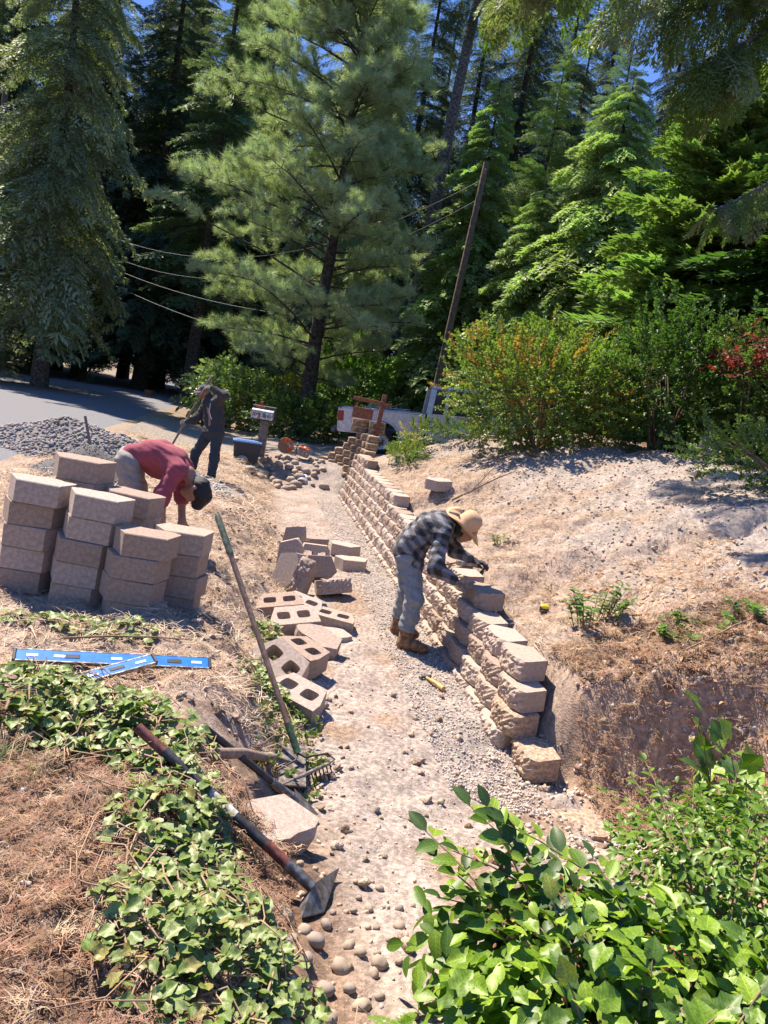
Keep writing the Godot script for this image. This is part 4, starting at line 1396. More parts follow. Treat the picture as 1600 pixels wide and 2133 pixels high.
	hm.clear_surfaces()
	mdt.commit_to_surface(hm)
	var hst := SurfaceTool.new()
	hst.create_from(hm, 0)
	hst.generate_normals()
	hat.free()
	inst(hst.commit(), "hat", M.hat, t, Transform3D(hb, hd + Vector3(0.018, 0.03, 0.0) - o))

func maroon_man() -> void:
	var o := Vector3(-2.2, 0.44, -6.65)
	var t := thing("person", "person in maroon shirt and khaki trousers stooping behind the pile of blocks", "person", o)
	var hr := Vector3(-2.238, 1.20, -6.541); var hl := Vector3(-2.30, 1.21, -6.796)
	var kr := Vector3(-2.12, 0.87, -6.47); var kl := Vector3(-2.20, 0.86, -6.84)
	var ar := Vector3(-2.16, 0.53, -6.49); var al := Vector3(-2.23, 0.53, -6.83)
	var s1 := Vector3(-2.17, 1.285, -6.673); var s2 := Vector3(-2.04, 1.31, -6.678); var ch := Vector3(-1.905, 1.275, -6.670)
	var nk := Vector3(-1.745, 1.195, -6.659); var hd := Vector3(-1.655, 1.065, -6.640)
	var shr := Vector3(-1.80, 1.225, -6.49); var er := Vector3(-1.87, 1.01, -6.40); var wr := Vector3(-1.845, 0.78, -6.39)
	var shl := Vector3(-1.84, 1.22, -6.85); var el := Vector3(-1.83, 0.97, -6.86); var wl := Vector3(-1.77, 0.74, -6.76)
	var pelvis := (hr + hl) * 0.5 + Vector3(0.02, 0.03, 0)
	var limbs := [[hr, kr, 0.075, 0.052], [kr, ar, 0.052, 0.038], [hl, kl, 0.075, 0.052], [kl, al, 0.052, 0.038], [hr, hl, 0.085, 0.085], [pelvis, s1, 0.075, 0.075], [s1, s2, 0.075, 0.08], [s2, ch, 0.08, 0.08], [ch, nk, 0.07, 0.056], [nk, hd, 0.055, 0.05], [ch, shr, 0.07, 0.055], [ch, shl, 0.07, 0.055], [shr, er, 0.05, 0.042], [er, wr, 0.042, 0.03], [shl, el, 0.05, 0.042], [el, wl, 0.042, 0.03]]
	var face := Vector3(0.05, -0.75, 0.35)
	var upv := Vector3(0.85, -0.35, 0.0)
	limbs += head_bones(hd, Vector3(-0.25, -0.95, 0.15), Vector3(0.95, -0.28, 0.1))
	limbs += hand_bones(wr, Vector3(0.05, -1, 0.05), Vector3(-0.6, 0, 0.8), -1.0, 0.5) + hand_bones(wl, Vector3(0.1, -1, 0.05), Vector3(-0.6, 0, -0.8), 1.0, 0.5)
	inst(body_mesh(rel(limbs, o), 0.0125, 0.03), "body", M.skin, t)
	var out := Vector3(0, 0, 0.085)
	var shirt := [[s1 + out + Vector3(-0.04, -0.01, 0), s2 + out, 0.105, 0.118], [s1 - out + Vector3(-0.04, -0.01, 0), s2 - out, 0.105, 0.118], [s2 + out, ch + out, 0.118, 0.115], [s2 - out, ch - out, 0.118, 0.115], [s2 + Vector3(0, -0.07, 0), ch + Vector3(0.02, -0.07, 0), 0.13, 0.125], [ch, nk + Vector3(-0.05, 0.02, 0), 0.115, 0.075], [ch + out, shr, 0.10, 0.075], [ch - out, shl, 0.10, 0.075], [shr, er, 0.076, 0.066], [er, er.lerp(wr, 0.22), 0.066, 0.062], [shl, el, 0.076, 0.066], [el, el.lerp(wl, 0.2), 0.066, 0.06]]
	inst(body_mesh(rel(shirt, o), 0.0125, 0.05, [], 0.012), "shirt", M.maroon, t)
	var trou := [[hr, hl, 0.12, 0.12], [pelvis + out * 0.5, s1 + out * 0.6 + Vector3(-0.05, -0.03, 0), 0.115, 0.105], [pelvis - out * 0.5, s1 - out * 0.6 + Vector3(-0.05, -0.03, 0), 0.115, 0.105], [hr, kr, 0.108, 0.085], [kr, ar + Vector3(0, 0.04, 0), 0.085, 0.075], [hl, kl, 0.108, 0.085], [kl, al + Vector3(0, 0.04, 0), 0.085, 0.075]]
	inst(body_mesh(rel(trou, o), 0.0135, 0.035, [], 0.02), "trousers", M.khaki, t)
	for a in [ar, al]:
		var bt := boot_bones(a, Vector3(a.x - 0.05, 0.44, a.z), Vector3(a.x + 0.2, 0.44, a.z + 0.03), a + Vector3(0, 0.1, 0))
		inst(body_mesh(rel(bt, o), 0.012, 0.02), "boot", M.dark_boot, t)
	# hair hanging off the lowered head
	var hair := [[hd + Vector3(0.035, 0.035, 0), hd + Vector3(0.06, -0.03, 0.01), 0.088, 0.092], [hd + Vector3(0.06, -0.04, 0.03), hd + Vector3(0.05, -0.115, 0.03), 0.075, 0.05], [hd + Vector3(0.05, -0.03, -0.04), hd + Vector3(0.05, -0.10, -0.04), 0.07, 0.05], [hd + Vector3(0.03, -0.09, 0.01), hd + Vector3(0.02, -0.145, 0.03), 0.055, 0.025]]
	inst(body_mesh(rel(hair, o), 0.009, 0.03, [], 0.014), "hair", M.hair, t)

func far_man() -> void:
	var o := Vector3(-3.15, 0.25, -13.05)
	var t := thing("person", "person in dark jacket and cap standing by the gravel, digging with a long pole", "person", o)
	var hr := Vector3(-3.015, 1.06, -13.038); var hl := Vector3(-3.18, 1.05, -13.187)
	var kr := Vector3(-2.985, 0.66, -12.95); var kl := Vector3(-3.376, 0.68, -13.22)
	var ar := Vector3(-2.98, 0.33, -12.90); var al := Vector3(-3.42, 0.33, -13.27)
	var sp := Vector3(-3.12, 1.30, -13.16); var ch := Vector3(-3.187, 1.53, -13.2)
	var nk := Vector3(-3.26, 1.65, -13.22); var hd := Vector3(-3.37, 1.72, -13.224)
	var shr := Vector3(-3.07, 1.63, -13.06); var er := Vector3(-2.93, 1.73, -12.87); var wr := Vector3(-3.16, 1.82, -12.92)
	var shl := Vector3(-3.33, 1.57, -13.38); var el := Vector3(-3.44, 1.28, -13.30); var wl := Vector3(-3.585, 1.185, -13.21)
	var limbs := [[hr, kr, 0.075, 0.052], [kr, ar, 0.052, 0.038], [hl, kl, 0.075, 0.052], [kl, al, 0.052, 0.038], [hr, hl, 0.09, 0.09], [(hr + hl) * 0.5, sp, 0.10, 0.10], [sp, ch, 0.10, 0.12], [ch, nk, 0.10, 0.055], [nk, hd, 0.05, 0.05], [ch, shr, 0.07, 0.055], [ch, shl, 0.07, 0.055], [shr, er, 0.048, 0.04], [er, wr, 0.04, 0.028], [shl, el, 0.048, 0.04], [el, wl, 0.04, 0.028]]
	limbs += head_bones(hd, Vector3(-0.85, -0.25, 0.45), Vector3(-0.2, 1, 0))
	inst(body_mesh(rel(limbs, o), 0.014, 0.03), "body", M.skin, t)
	var out := Vector3(0.075, 0, 0.06)
	var jac := [[hr + Vector3(0, 0.02, 0), hl + Vector3(0, 0.02, 0), 0.12, 0.12], [(hr + hl) * 0.5 + out, sp + out, 0.115, 0.11], [(hr + hl) * 0.5 - out, sp - out, 0.115, 0.11], [sp + out, ch + out, 0.11, 0.12], [sp - out, ch - out, 0.11, 0.12], [ch, nk, 0.12, 0.08], [ch + out, shr, 0.10, 0.08], [ch - out, shl, 0.10, 0.08], [shr, er, 0.08, 0.068], [er, wr, 0.066, 0.052], [shl, el, 0.08, 0.066], [el, wl, 0.064, 0.05]]
	inst(body_mesh(rel(jac, o), 0.014, 0.05, [], 0.014), "jacket", M.dark_cloth, t)
	var trou := [[hr, hl, 0.115, 0.115], [hr, kr, 0.105, 0.082], [kr, ar + Vector3(0, 0.03, 0), 0.082, 0.075], [hl, kl, 0.105, 0.082], [kl, al + Vector3(0, 0.03, 0), 0.082, 0.075]]
	inst(body_mesh(rel(trou, o), 0.014, 0.035, [], 0.016), "trousers", M.dark_jeans, t)
	for a in [ar, al]:
		var bt := boot_bones(a, Vector3(a.x + 0.04, 0.25, a.z - 0.03), Vector3(a.x - 0.17, 0.25, a.z + 0.13), a + Vector3(0, 0.1, 0))
		inst(body_mesh(rel(bt, o), 0.013, 0.02), "boot", M.dark_boot, t)
	inst(body_mesh(rel(hand_bones(wr, Vector3(-1, 0.05, -0.1), Vector3(0.0, 0.6, 0.8), -1.0, 1.1, 1.1), o), 0.007, 0.010), "glove", M.glove, t)
	inst(body_mesh(rel(hand_bones(wl, Vector3(-0.9, -0.35, 0.1), Vector3(0, 0.5, 0.9), -1.0, 1.1, 1.1), o), 0.007, 0.010), "glove", M.glove, t)
	# cap with a visor
	var cs := sft()
	var fb := aim_basis(Vector3(-0.85, -0.25, 0.45))
	lathe(cs, [Vector2(0.001, 0.10), Vector2(0.06, 0.088), Vector2(0.095, 0.05), Vector2(0.102, 0.0), Vector2(0.098, -0.004)], 18)
	smooth(cs, 0)
	for i in 8:
		var a0 := -1.0 + 2.0 * i / 8.0
		var a1 := -1.0 + 2.0 * (i + 1) / 8.0
		quad(cs, Vector3(cos(a0) * 0.1, 0.004, sin(a0) * 0.1), Vector3(cos(a0) * 0.185 + 0.005, -0.018, sin(a0) * 0.12), Vector3(cos(a1) * 0.185 + 0.005, -0.018, sin(a1) * 0.12), Vector3(cos(a1) * 0.1, 0.004, sin(a1) * 0.1))
	part(cs, "cap", M.navy, t, Transform3D(fb, hd + Vector3(0, 0.035, 0) - o))
	var st2 := sft()
	tube(st2, [nk + Vector3(0.06, -0.02, 0.12) - o, ch + Vector3(0.0, -0.1, 0.205) - o, sp + Vector3(0.0, 0.0, 0.2) - o], 0.009, 5)
	part(st2, "strap", M.cord, t)
	# the long pole he works with
	var ps := sft()
	var p0 := Vector3(-3.207, 2.02, -12.972)
	var p1 := Vector3(-3.96, 0.52, -13.50)
	rod(ps, Vector3.ZERO, p1 - p0, 0.019)
	var pole := part(ps, "long_pole", M.wood_grey, null, Transform3D(Basis(), p0))
	tag(pole, "long grey pole held by the person in the cap", "pole")

# ------------------------------------------------------------------ loose blocks
func loose(label: String, mesh: Mesh, m: Material, at: Vector3, rot: Vector3, group := "") -> MeshInstance3D:
	var o := inst(mesh, "wall_block", m, null, Transform3D(Basis.from_euler(rot), at))
	tag(o, label, "block", group)
	return o

func build_block_pile() -> void:
	var ords := ["lowest", "second", "third", "fourth", "fifth", "sixth"]
	# x, z, courses, turn, name of the column
	var cols := [[-2.42, -5.06, 5, 0.16, "road side"], [-2.01, -4.98, 5, 0.06, "middle"], [-1.605, -4.88, 4, 0.18, "ditch side"],
		[-2.30, -5.38, 6, 0.06, "back road side"], [-1.88, -5.34, 5, 0.1, "back middle"], [-1.44, -5.22, 4, 0.3, "back ditch side"]]
	for c in cols:
		for k in int(c[2]):
			var top: bool = k == int(c[2]) - 1
			var x: float = c[0] + 0.012 * k + rr(-0.02, 0.02)
			var z: float = c[1] + rr(-0.015, 0.015)
			var yaw: float = c[3] + rr(-0.09, 0.09)
			var lab: String = "%s concrete block in the %s column of the pile on the straw bank" % ["topmost" if top else ords[k], c[4]]
			var lean := Basis(Vector3.BACK, -0.055)
			var pv := Vector3(-2.36, gh(-2.36, -5.05) - 0.02, -5.05)
			var at: Vector3 = pv + lean * (Vector3(x + 0.05, pv.y + CH * k + 0.001 * k, z) - pv)
			var bk := loose(lab, smooth_blocks[1 if k == 3 else rng.randi() % 3], M.blocks[rng.randi() % 4], at, Vector3.ZERO, "blocks piled on the straw bank")
			bk.basis = lean * Basis.from_euler(Vector3(0, yaw + PI, rr(-0.02, 0.02)))

func build_trench_blocks() -> void:
	var g := "blocks lying loose in the ditch"
	var B: Array = M.blocks
	var hollow := core_block
	# solid blocks: label, x, z, lift, tilt and turn
	var up := 0.16
	loose("tan block lying flat on the ditch floor, nearer the man in plaid than its twin", smooth_blocks[0], B[1], gpt(-0.29, -9.26, 0.0), Vector3(0, PI + 0.3, 0), g)
	loose("tan block lying flat on the ditch floor just beyond its twin", smooth_blocks[2], B[3], gpt(-0.44, -9.96, 0.0), Vector3(0, PI - 0.25, 0), g)
	loose("block tipped on its back showing its rough split face", near_blocks[0], B[0], gpt(-0.40, -7.86, 0.02), Vector3(-0.30, 0.55, 0.08), g)
	loose("block standing on end with its dark rough face turned out", near_blocks[2], B[2], gpt(-0.62, -7.52, 0.20), Vector3(-0.25, -0.15, 1.40), g)
	loose("smooth block leaning on end against the straw bank", smooth_blocks[0], B[3], gpt(-0.84, -7.9, 0.20), Vector3(0.15, 1.0, 1.35), g)
	loose("block on its side at the head of the loose row, behind the leaning one", smooth_blocks[2], B[1], gpt(-0.96, -8.55, 0.20), Vector3(0.0, 1.5, 1.5), g)
	loose("block set on edge behind the leaning blocks, farthest along the row", smooth_blocks[0], B[0], gpt(-1.02, -9.5, 0.20), Vector3(0.1, 1.2, 1.52), g)
	loose("half hidden block behind the farthest block on edge", smooth_blocks[2], B[2], gpt(-0.88, -10.1, 0.0), Vector3(0, 0.4, 0), g)
	loose("hollow block standing on edge among solid ones, its two cores sideways", hollow, B[1], gpt(-0.76, -9.2, 0.14), Vector3(1.45, 0.2, 0), g)
	loose("block on edge between the standing block and the tipped one", smooth_blocks[1], B[2], gpt(-0.66, -8.5, 0.13), Vector3(1.3, 0.5, 0.1), g)
	loose("hollow block with both cores up, lying behind the large tilted one", hollow, B[3], gpt(-0.62, -6.98, 0.02), Vector3(0.10, -0.28, -0.14), g)
	loose("hollow block lying flat by itself towards the path, both cores up", hollow, B[0], gpt(-0.30, -6.82, -0.03), Vector3(0.05, -0.15, -0.05), g)
	loose("large hollow block tilted up on the others, cores facing the sky", hollow, B[1], gpt(-0.60, -6.3, 0.08), Vector3(0.30, 0.40, 0.16), g)
	loose("hollow block wedged between the straw bank and the tilted hollow block", hollow, B[2], gpt(-0.76, -6.62, 0.06), Vector3(0.2, 0.25, 0.2), g)
	loose("pale block sunk flat in the dirt beside the hollow blocks", smooth_blocks[0], B[3], gpt(-0.31, -6.52, -0.115), Vector3(0.02, 0.2, 0), g)
	loose("solid block lying tilted with one corner in the dirt", smooth_blocks[1], B[0], gpt(-0.36, -6.08, 0.0), Vector3(0.12, -0.55, -0.22), g)
	loose("hollow block standing square with its cores up, dark end towards the path", hollow, B[2], gpt(-0.42, -5.56, 0.03), Vector3(0.02, -0.75, -0.10), g)
	loose("hollow block tipped on the bank so that its two cores face the path", hollow, B[1], gpt(-0.52, -5.16, 0.10), Vector3(0.55, -0.75, -0.45), g)
	loose("hollow block half covered by trailing ivy at the end of the loose row", hollow, B[3], gpt(-0.36, -4.86, -0.01), Vector3(0.2, -0.5, -0.12), g)
	# away from the row
	loose("single block lying on the straw slope above the wall", smooth_blocks[0], B[3], gpt(0.72, -11.05, 0.0), Vector3(-0.05, PI + 0.62, -0.06))
	loose("block half buried in the bank beneath the long black handle", smooth_blocks[2], B[1], gpt(-0.28, -3.08, -0.055), Vector3(0.2, 0.75, -0.1))
	loose("corner of a buried block showing beyond the end of the wall", smooth_blocks[0], M.dusty, gpt(1.42, -4.2, -0.125), Vector3(0.1, 0.2, 0.08))

# ------------------------------------------------------------------ things by the road and the driveway
func text_part(txt: String, size: float, depth: float, m: Material, parent: Node, xf: Transform3D, n := "lettering") -> void:
	var tm := TextMesh.new()
	var f := SystemFont.new()
	f.font_names = PackedStringArray(["Droid Sans"])
	f.font_weight = 700
	tm.font = f
	tm.text = txt
	tm.font_size = 64
	tm.pixel_size = size / 64.0
	tm.depth = depth
	inst(tm, n, m, parent, xf)

func build_far_things() -> void:
	build_mailbox()
	# storage bin with a blue lid
	var bin := thing("storage_bin", "dark plastic storage bin with a blue lid standing by the mailbox post", "bin", gpt(-3.12, -16.4, 0.0), Basis(Vector3.UP, 0.25))
	var s := sft()
	for k in 2:
		var w: float = [0.27, 0.295][k]
	var lo := [Vector3(-0.25, 0, -0.17), Vector3(0.25, 0, -0.17), Vector3(0.25, 0, 0.17), Vector3(-0.25, 0, 0.17)]
	var hi := [Vector3(-0.285, 0.38, -0.20), Vector3(0.285, 0.38, -0.20), Vector3(0.285, 0.38, 0.20), Vector3(-0.285, 0.38, 0.20)]
	for i in 4: quad(s, lo[(i + 1) % 4], lo[i], hi[i], hi[(i + 1) % 4])
	quad(s, lo[0], lo[1], lo[2], lo[3])
	for i in 3: box(s, Vector3(-0.17 + 0.17 * i, 0.19, 0.19), Vector3(0.03, 0.34, 0.012), Basis(Vector3.RIGHT, 0.08))
	part(s, "tub", M.bin, bin)
	s = sft()
	box(s, Vector3(0, 0.40, 0), Vector3(0.61, 0.045, 0.44), Basis(), 0.015)
	box(s, Vector3(0, 0.425, 0), Vector3(0.48, 0.02, 0.32), Basis(), 0.008)
	part(s, "lid", M.lid, bin)
	for e in [-1.0, 1.0]:
		s = sft()
		box(s, Vector3(e * 0.295, 0.36, 0), Vector3(0.03, 0.09, 0.13), Basis(), 0.008)
		part(s, "handle", M.bin, bin)
	s = sft()
	lathe(s, [Vector2(0.001, 0.02), Vector2(0.015, 0.018), Vector2(0.018, 0.0)], 10, Transform3D(Basis(Vector3.RIGHT, PI / 2), Vector3(-0.16, 0.06, 0.18)))
	part(s, "drain_plug", M.white_plastic, bin)
	build_cutoff_saw()
	# orange bucket
	var bk := thing("bucket", "orange plastic bucket on the gravel between the two stooping and standing people", "bucket", gpt(-3.48, -12.25, 0.0))
	s = sft()
	lathe(s, [Vector2(0.001, 0.0), Vector2(0.125, 0.0), Vector2(0.15, 0.36), Vector2(0.158, 0.362), Vector2(0.158, 0.335), Vector2(0.148, 0.335), Vector2(0.143, 0.36), Vector2(0.12, 0.02), Vector2(0.001, 0.018)], 24)
	part(s, "pail", M.orange, bk, Transform3D(Basis(Vector3.BACK, -0.12)))
	s = sft()
	var arc := []
	for i in 13: arc.append(Vector3(0.155 * cos(PI * i / 12.0), 0.345 + 0.03 * sin(PI * i / 12.0), 0.155 * sin(PI * i / 12.0)))
	tube(s, arc, 0.004, 5)
	part(s, "handle", M.steel_grey, bk, Transform3D(Basis(Vector3.BACK, -0.12)))
	# sign
	var sg := thing("wooden_sign", "brown wooden sign post with a crossbar and a hanging board above the old wall", "sign", wp(12.05, 0.72, 1.2), Basis(Vector3.UP, 0.1) * Basis(Vector3.BACK, -0.07))
	s = sft()
	box(s, Vector3(0, 0.46, 0), Vector3(0.105, 1.1, 0.105), Basis(), 0.006)
	part(s, "post", M.wood_red, sg)
	s = sft()
	box(s, Vector3(-0.24, 0.80, 0.075), Vector3(0.88, 0.085, 0.045), Basis(Vector3.BACK, 0.02), 0.005)
	part(s, "crossbar", M.wood_red, sg)
	s = sft()
	box(s, Vector3(-0.40, 0.50, 0.075), Vector3(0.46, 0.24, 0.03), Basis(Vector3.BACK, 0.05), 0.005)
	part(s, "board", M.wood_red, sg)
	for x in [-0.55, -0.25]:
		s = sft()
		rod(s, Vector3(x, 0.62, 0.075), Vector3(x, 0.76, 0.075), 0.005)
		part(s, "chain", M.iron, sg)
	# stump across the road
	s = sft()
	lathe(s, [Vector2(0.001, 0.32), Vector2(0.2, 0.32), Vector2(0.21, 0.3), Vector2(0.24, 0.0), Vector2(0.28, -0.1)], 14)
	var stp := part(s, "tree_stump", M.wood_red, null, Transform3D(Basis(), gpt(-11.4, -35.0)))
	tag(stp, "small reddish tree stump on the far side of the road behind the capped person", "stump")
	# gravel and sand heaps
	heap("gravel_heap", "heap of grey rounded gravel at the edge of the road", Vector3(-4.75, 0, -12.4), 2.6, 1.5, 0.50, Color(0.31, 0.285, 0.26), 5200, 0.035, 0.075)
	heap("sand_heap", "smaller heap of dark grey sand in front of the gravel heap", Vector3(-3.95, 0, -10.25), 1.0, 0.85, 0.42, Color(0.22, 0.21, 0.195), 900, 0.012, 0.03)
	heap("gravel_spill", "pale gravel spilling down the bank from the heap towards the ditch", Vector3(-2.62, 0, -11.2), 0.75, 1.5, 0.10, Color(0.42, 0.40, 0.36), 2600, 0.025, 0.05)
	# shovel stuck in the sand
	var shv := thing("shovel", "shovel standing upright in the sand heap", "shovel", Vector3(-3.956, 0.62, -10.25))
	s = sft()
	rod(s, Vector3(0.0, 0.0, 0.02), Vector3(-0.243, 0.60, -0.13), 0.019)
	part(s, "handle", M.wood_grey, shv)
	s = sft()
	box(s, Vector3(0.03, -0.14, 0.03), Vector3(0.2, 0.28, 0.008), Basis(Vector3.BACK, 0.37), 0.003)
	part(s, "blade", M.steel, shv)
	# pale culvert pipe end
	s = sft()
	lathe(s, [Vector2(0.12, 0.0), Vector2(0.12, 1.2), Vector2(0.108, 1.2), Vector2(0.108, 0.0), Vector2(0.12, 0.0)], 20)
	var cv := part(s, "culvert_pipe", M.white_plastic, null, Transform3D(Basis(Vector3(1, 0, 0), deg_to_rad(-84.0)) , wp(11.0, -0.85, 0.06)))
	tag(cv, "pale plastic culvert pipe end among the rocks at the head of the ditch", "pipe")
	# utility poles and wires
	var up := thing("utility_pole", "leaning weathered utility pole rising behind the truck", "pole", gpt(0.9, -25.2), Basis(Vector3.BACK, -0.05))
	s = sft()
	rod(s, Vector3(0, -0.4, 0), Vector3(0, 9.0, 0), 0.12, 0.09, 12)
	part(s, "shaft", M.pole, up)
	s = sft()
	rod(s, Vector3(0.0, 8.6, 0.11), Vector3(0.0, 8.75, 0.2), 0.025)
	part(s, "insulator", M.steel_grey, up)
	var up2 := thing("utility_pole", "utility pole with a grey transformer at the far edge of the road", "pole", gpt(-18.0, -33.0))
	s = sft()
	rod(s, Vector3(0, -0.4, 0), Vector3(0, 11.5, 0), 0.16, 0.11, 12)
	part(s, "shaft", M.pole, up2)
	s = sft()
	lathe(s, [Vector2(0.001, 0.9), Vector2(0.2, 0.88), Vector2(0.22, 0.8), Vector2(0.22, 0.05), Vector2(0.2, 0.0), Vector2(0.001, 0.0)], 16, Transform3D(Basis(), Vector3(0.36, 7.6, 0.1)))
	part(s, "transformer", M.alu, up2)
	var ends := [[Vector3(-17.8, 8.9, -33.0), Vector3(1.34, 9.3, -25.2), 3.0], [Vector3(-17.8, 8.4, -33.0), Vector3(1.32, 8.7, -25.2), 3.2], [Vector3(-17.8, 7.5, -33.0), Vector3(-3.2, 4.3, -25.0), 0.9], [Vector3(-17.8, 7.1, -33.0), Vector3(-3.2, 3.3, -25.0), 0.8]]
	var wl := ["highest power line sagging between the two utility poles", "second power line, just below the highest one", "cable running down from the transformer pole towards the pine", "lowest cable running down towards the foot of the pine"]
	for i in ends.size():
		s = sft()
		var pts := []
		for k in 25:
			var f := k / 24.0
			pts.append(ends[i][0].lerp(ends[i][1], f) + Vector3(0, -ends[i][2] * 4.0 * f * (1.0 - f), 0))
		tube(s, pts, 0.011, 5)
		tag(part(s, "power_line", M.wire), wl[i], "wire", "overhead wires")
	# grey panel seen above the bush
	var ld := thing("metal_ladder", "grey metal ladder standing upright behind the truck cab", "ladder", gpt(2.0, -23.2, 0.0))
	for x in [-0.17, 0.17]:
		s = sft()
		box(s, Vector3(x, 1.2, 0), Vector3(0.035, 2.4, 0.06), Basis(), 0.004)
		part(s, "rail", M.alu, ld)
	for i in 8:
		s = sft()
		rod(s, Vector3(-0.16, 0.25 + 0.28 * i, 0), Vector3(0.16, 0.25 + 0.28 * i, 0), 0.014)
		part(s, "rung", M.alu, ld)
	# white sack on the crest
	s = sft()
	var sack := stone_mesh(88, 0.4, 4, Vector3(1, 0.9, 0.7))
	var sk := inst(sack, "plastic_sack", M.white_plastic, null, Transform3D(Basis().scaled(Vector3(0.42, 0.5, 0.42)), gpt(4.95, -12.3, 0.22)))
	tag(sk, "white plastic sack gleaming among the shrubs on the crest", "sack")
	for x in 2:
		s = sft()
		rod(s, Vector3(0, -0.1, 0), Vector3(0.03, 0.78, 0), 0.009, 0.009, 6)
		var rd := part(s, "metal_stake", M.iron, null, Transform3D(Basis(), gpt(-3.16 + 0.14 * x, -16.95 - 0.08 * x)))
		tag(rd, "thin black metal stake beside the mailbox post", "stake", "stakes beside the mailbox")

func heap(n: String, label: String, c: Vector3, rx: float, rz: float, h: float, col: Color, cnt: int, s0: float, s1: float) -> void:
	var t := thing(n, label, "gravel", Vector3(c.x, gh(c.x, c.z), c.z))
	t.set_meta("kind", "stuff")
	var f := func(x: float, z: float) -> float:
		var q := sqrt(x * x / (rx * rx) + z * z / (rz * rz))
		var lump := 1.0 + 0.25 * nz.get_noise_2d(x + c.x * 3.0, z)
		return gh(c.x + x, c.z + z) - t.position.y - 0.05 + (h + 0.05) * lump * (0.5 + 0.5 * cos(PI * minf(q, 1.0)))
	var cf := func(_x: float, _z: float) -> Color: return Color(col.r * 0.8, col.g * 0.8, col.b * 0.8)
	inst(grid_mesh(ramp(-rx, rx + 0.01, rx / 22.0), ramp(-rz, rz + 0.01, rz / 22.0), f, cf), "mound", M.ground, t)
	var xfs := []
	var cols := []
	for i in cnt:
		var a := rng.randf() * TAU
		var q := sqrt(rng.randf()) * 1.05
		var x := cos(a) * rx * q
		var z := sin(a) * rz * q
		var k := rr(s0, s1)
		xfs.append(Transform3D(Basis.from_euler(Vector3(rr(0, 6), rr(0, 6), rr(0, 6))).scaled_local(Vector3.ONE * k), Vector3(x, f.call(x, z) + k * 0.15, z)))
		cols.append(vary(col, 0.3))
	multi(stone_mesh(60, 0.35, 1), xfs, "stones", M.gravel, t, cols).set_meta("kind", "stuff")

func build_mailbox() -> void:
	var b := thing("mailbox", "silver mailbox numbered 161 on a thick wooden post, dark box behind it", "mailbox", gpt(-2.95, -16.9, -0.03))
	var s := sft()
	box(s, Vector3(0.05, 0.38, 0), Vector3(0.17, 0.86, 0.17), Basis(), 0.008)
	part(s, "post", M.wood_grey, b)
	s = sft()
	box(s, Vector3(0, 0.825, 0.0), Vector3(0.52, 0.03, 0.40), Basis(), 0.004)
	part(s, "shelf", M.mail_green, b)
	# arched silver box, its long side to the viewer
	s = sft()
	var outl := []
	outl.append(Vector2(-0.09, 0.0))
	for i in 11:
		var a := PI * i / 10.0
		outl.append(Vector2(-0.09 * cos(a), 0.13 + 0.085 * sin(a)))
	outl.append(Vector2(0.09, 0.0))
	smooth(s, 0)
	for i in outl.size() - 1:
		var p: Vector2 = outl[i]
		var q: Vector2 = outl[i + 1]
		quad(s, Vector3(-0.235, p.y, p.x), Vector3(0.235, p.y, p.x), Vector3(0.235, q.y, q.x), Vector3(-0.235, q.y, q.x))
	flat(s)
	for e in [-0.235, 0.235]:
		for i in range(1, outl.size() - 1):
			tri(s, Vector3(e, outl[0].y, outl[0].x), Vector3(e, outl[i].y, outl[i].x), Vector3(e, outl[i + 1].y, outl[i + 1].x))
	var mbx := part(s, "box", M.mail, b, Transform3D(Basis(), Vector3(0, 0.842, 0.10)))
	s = sft()
	box(s, Vector3(0, 0.98, -0.09), Vector3(0.52, 0.30, 0.17), Basis(), 0.01)
	var gb := part(s, "rear_box", M.mail_green, b)
	gb.set_meta("label", "dark green box behind the silver one")
	s = sft()
	box(s, Vector3(-0.09, 1.17, -0.09), Vector3(0.06, 0.10, 0.05), Basis(), 0.004)
	box(s, Vector3(-0.09, 1.095, -0.003), Vector3(0.2, 0.035, 0.006), Basis(), 0.002)
	part(s, "reflector", M.flag_red, b)
	s = sft()
	box(s, Vector3(-0.13, 0.955, 0.196), Vector3(0.18, 0.018, 0.006), Basis(), 0.002)
	box(s, Vector3(-0.06, 0.925, 0.196), Vector3(0.04, 0.06, 0.006), Basis(), 0.002)
	part(s, "flag", M.flag_red, mbx, Transform3D(Basis(), -mbx.position))
	text_part("161", 0.088, 0.004, M.ink, mbx, Transform3D(Basis(), Vector3(0.075, 0.925, 0.193) - mbx.position), "number")

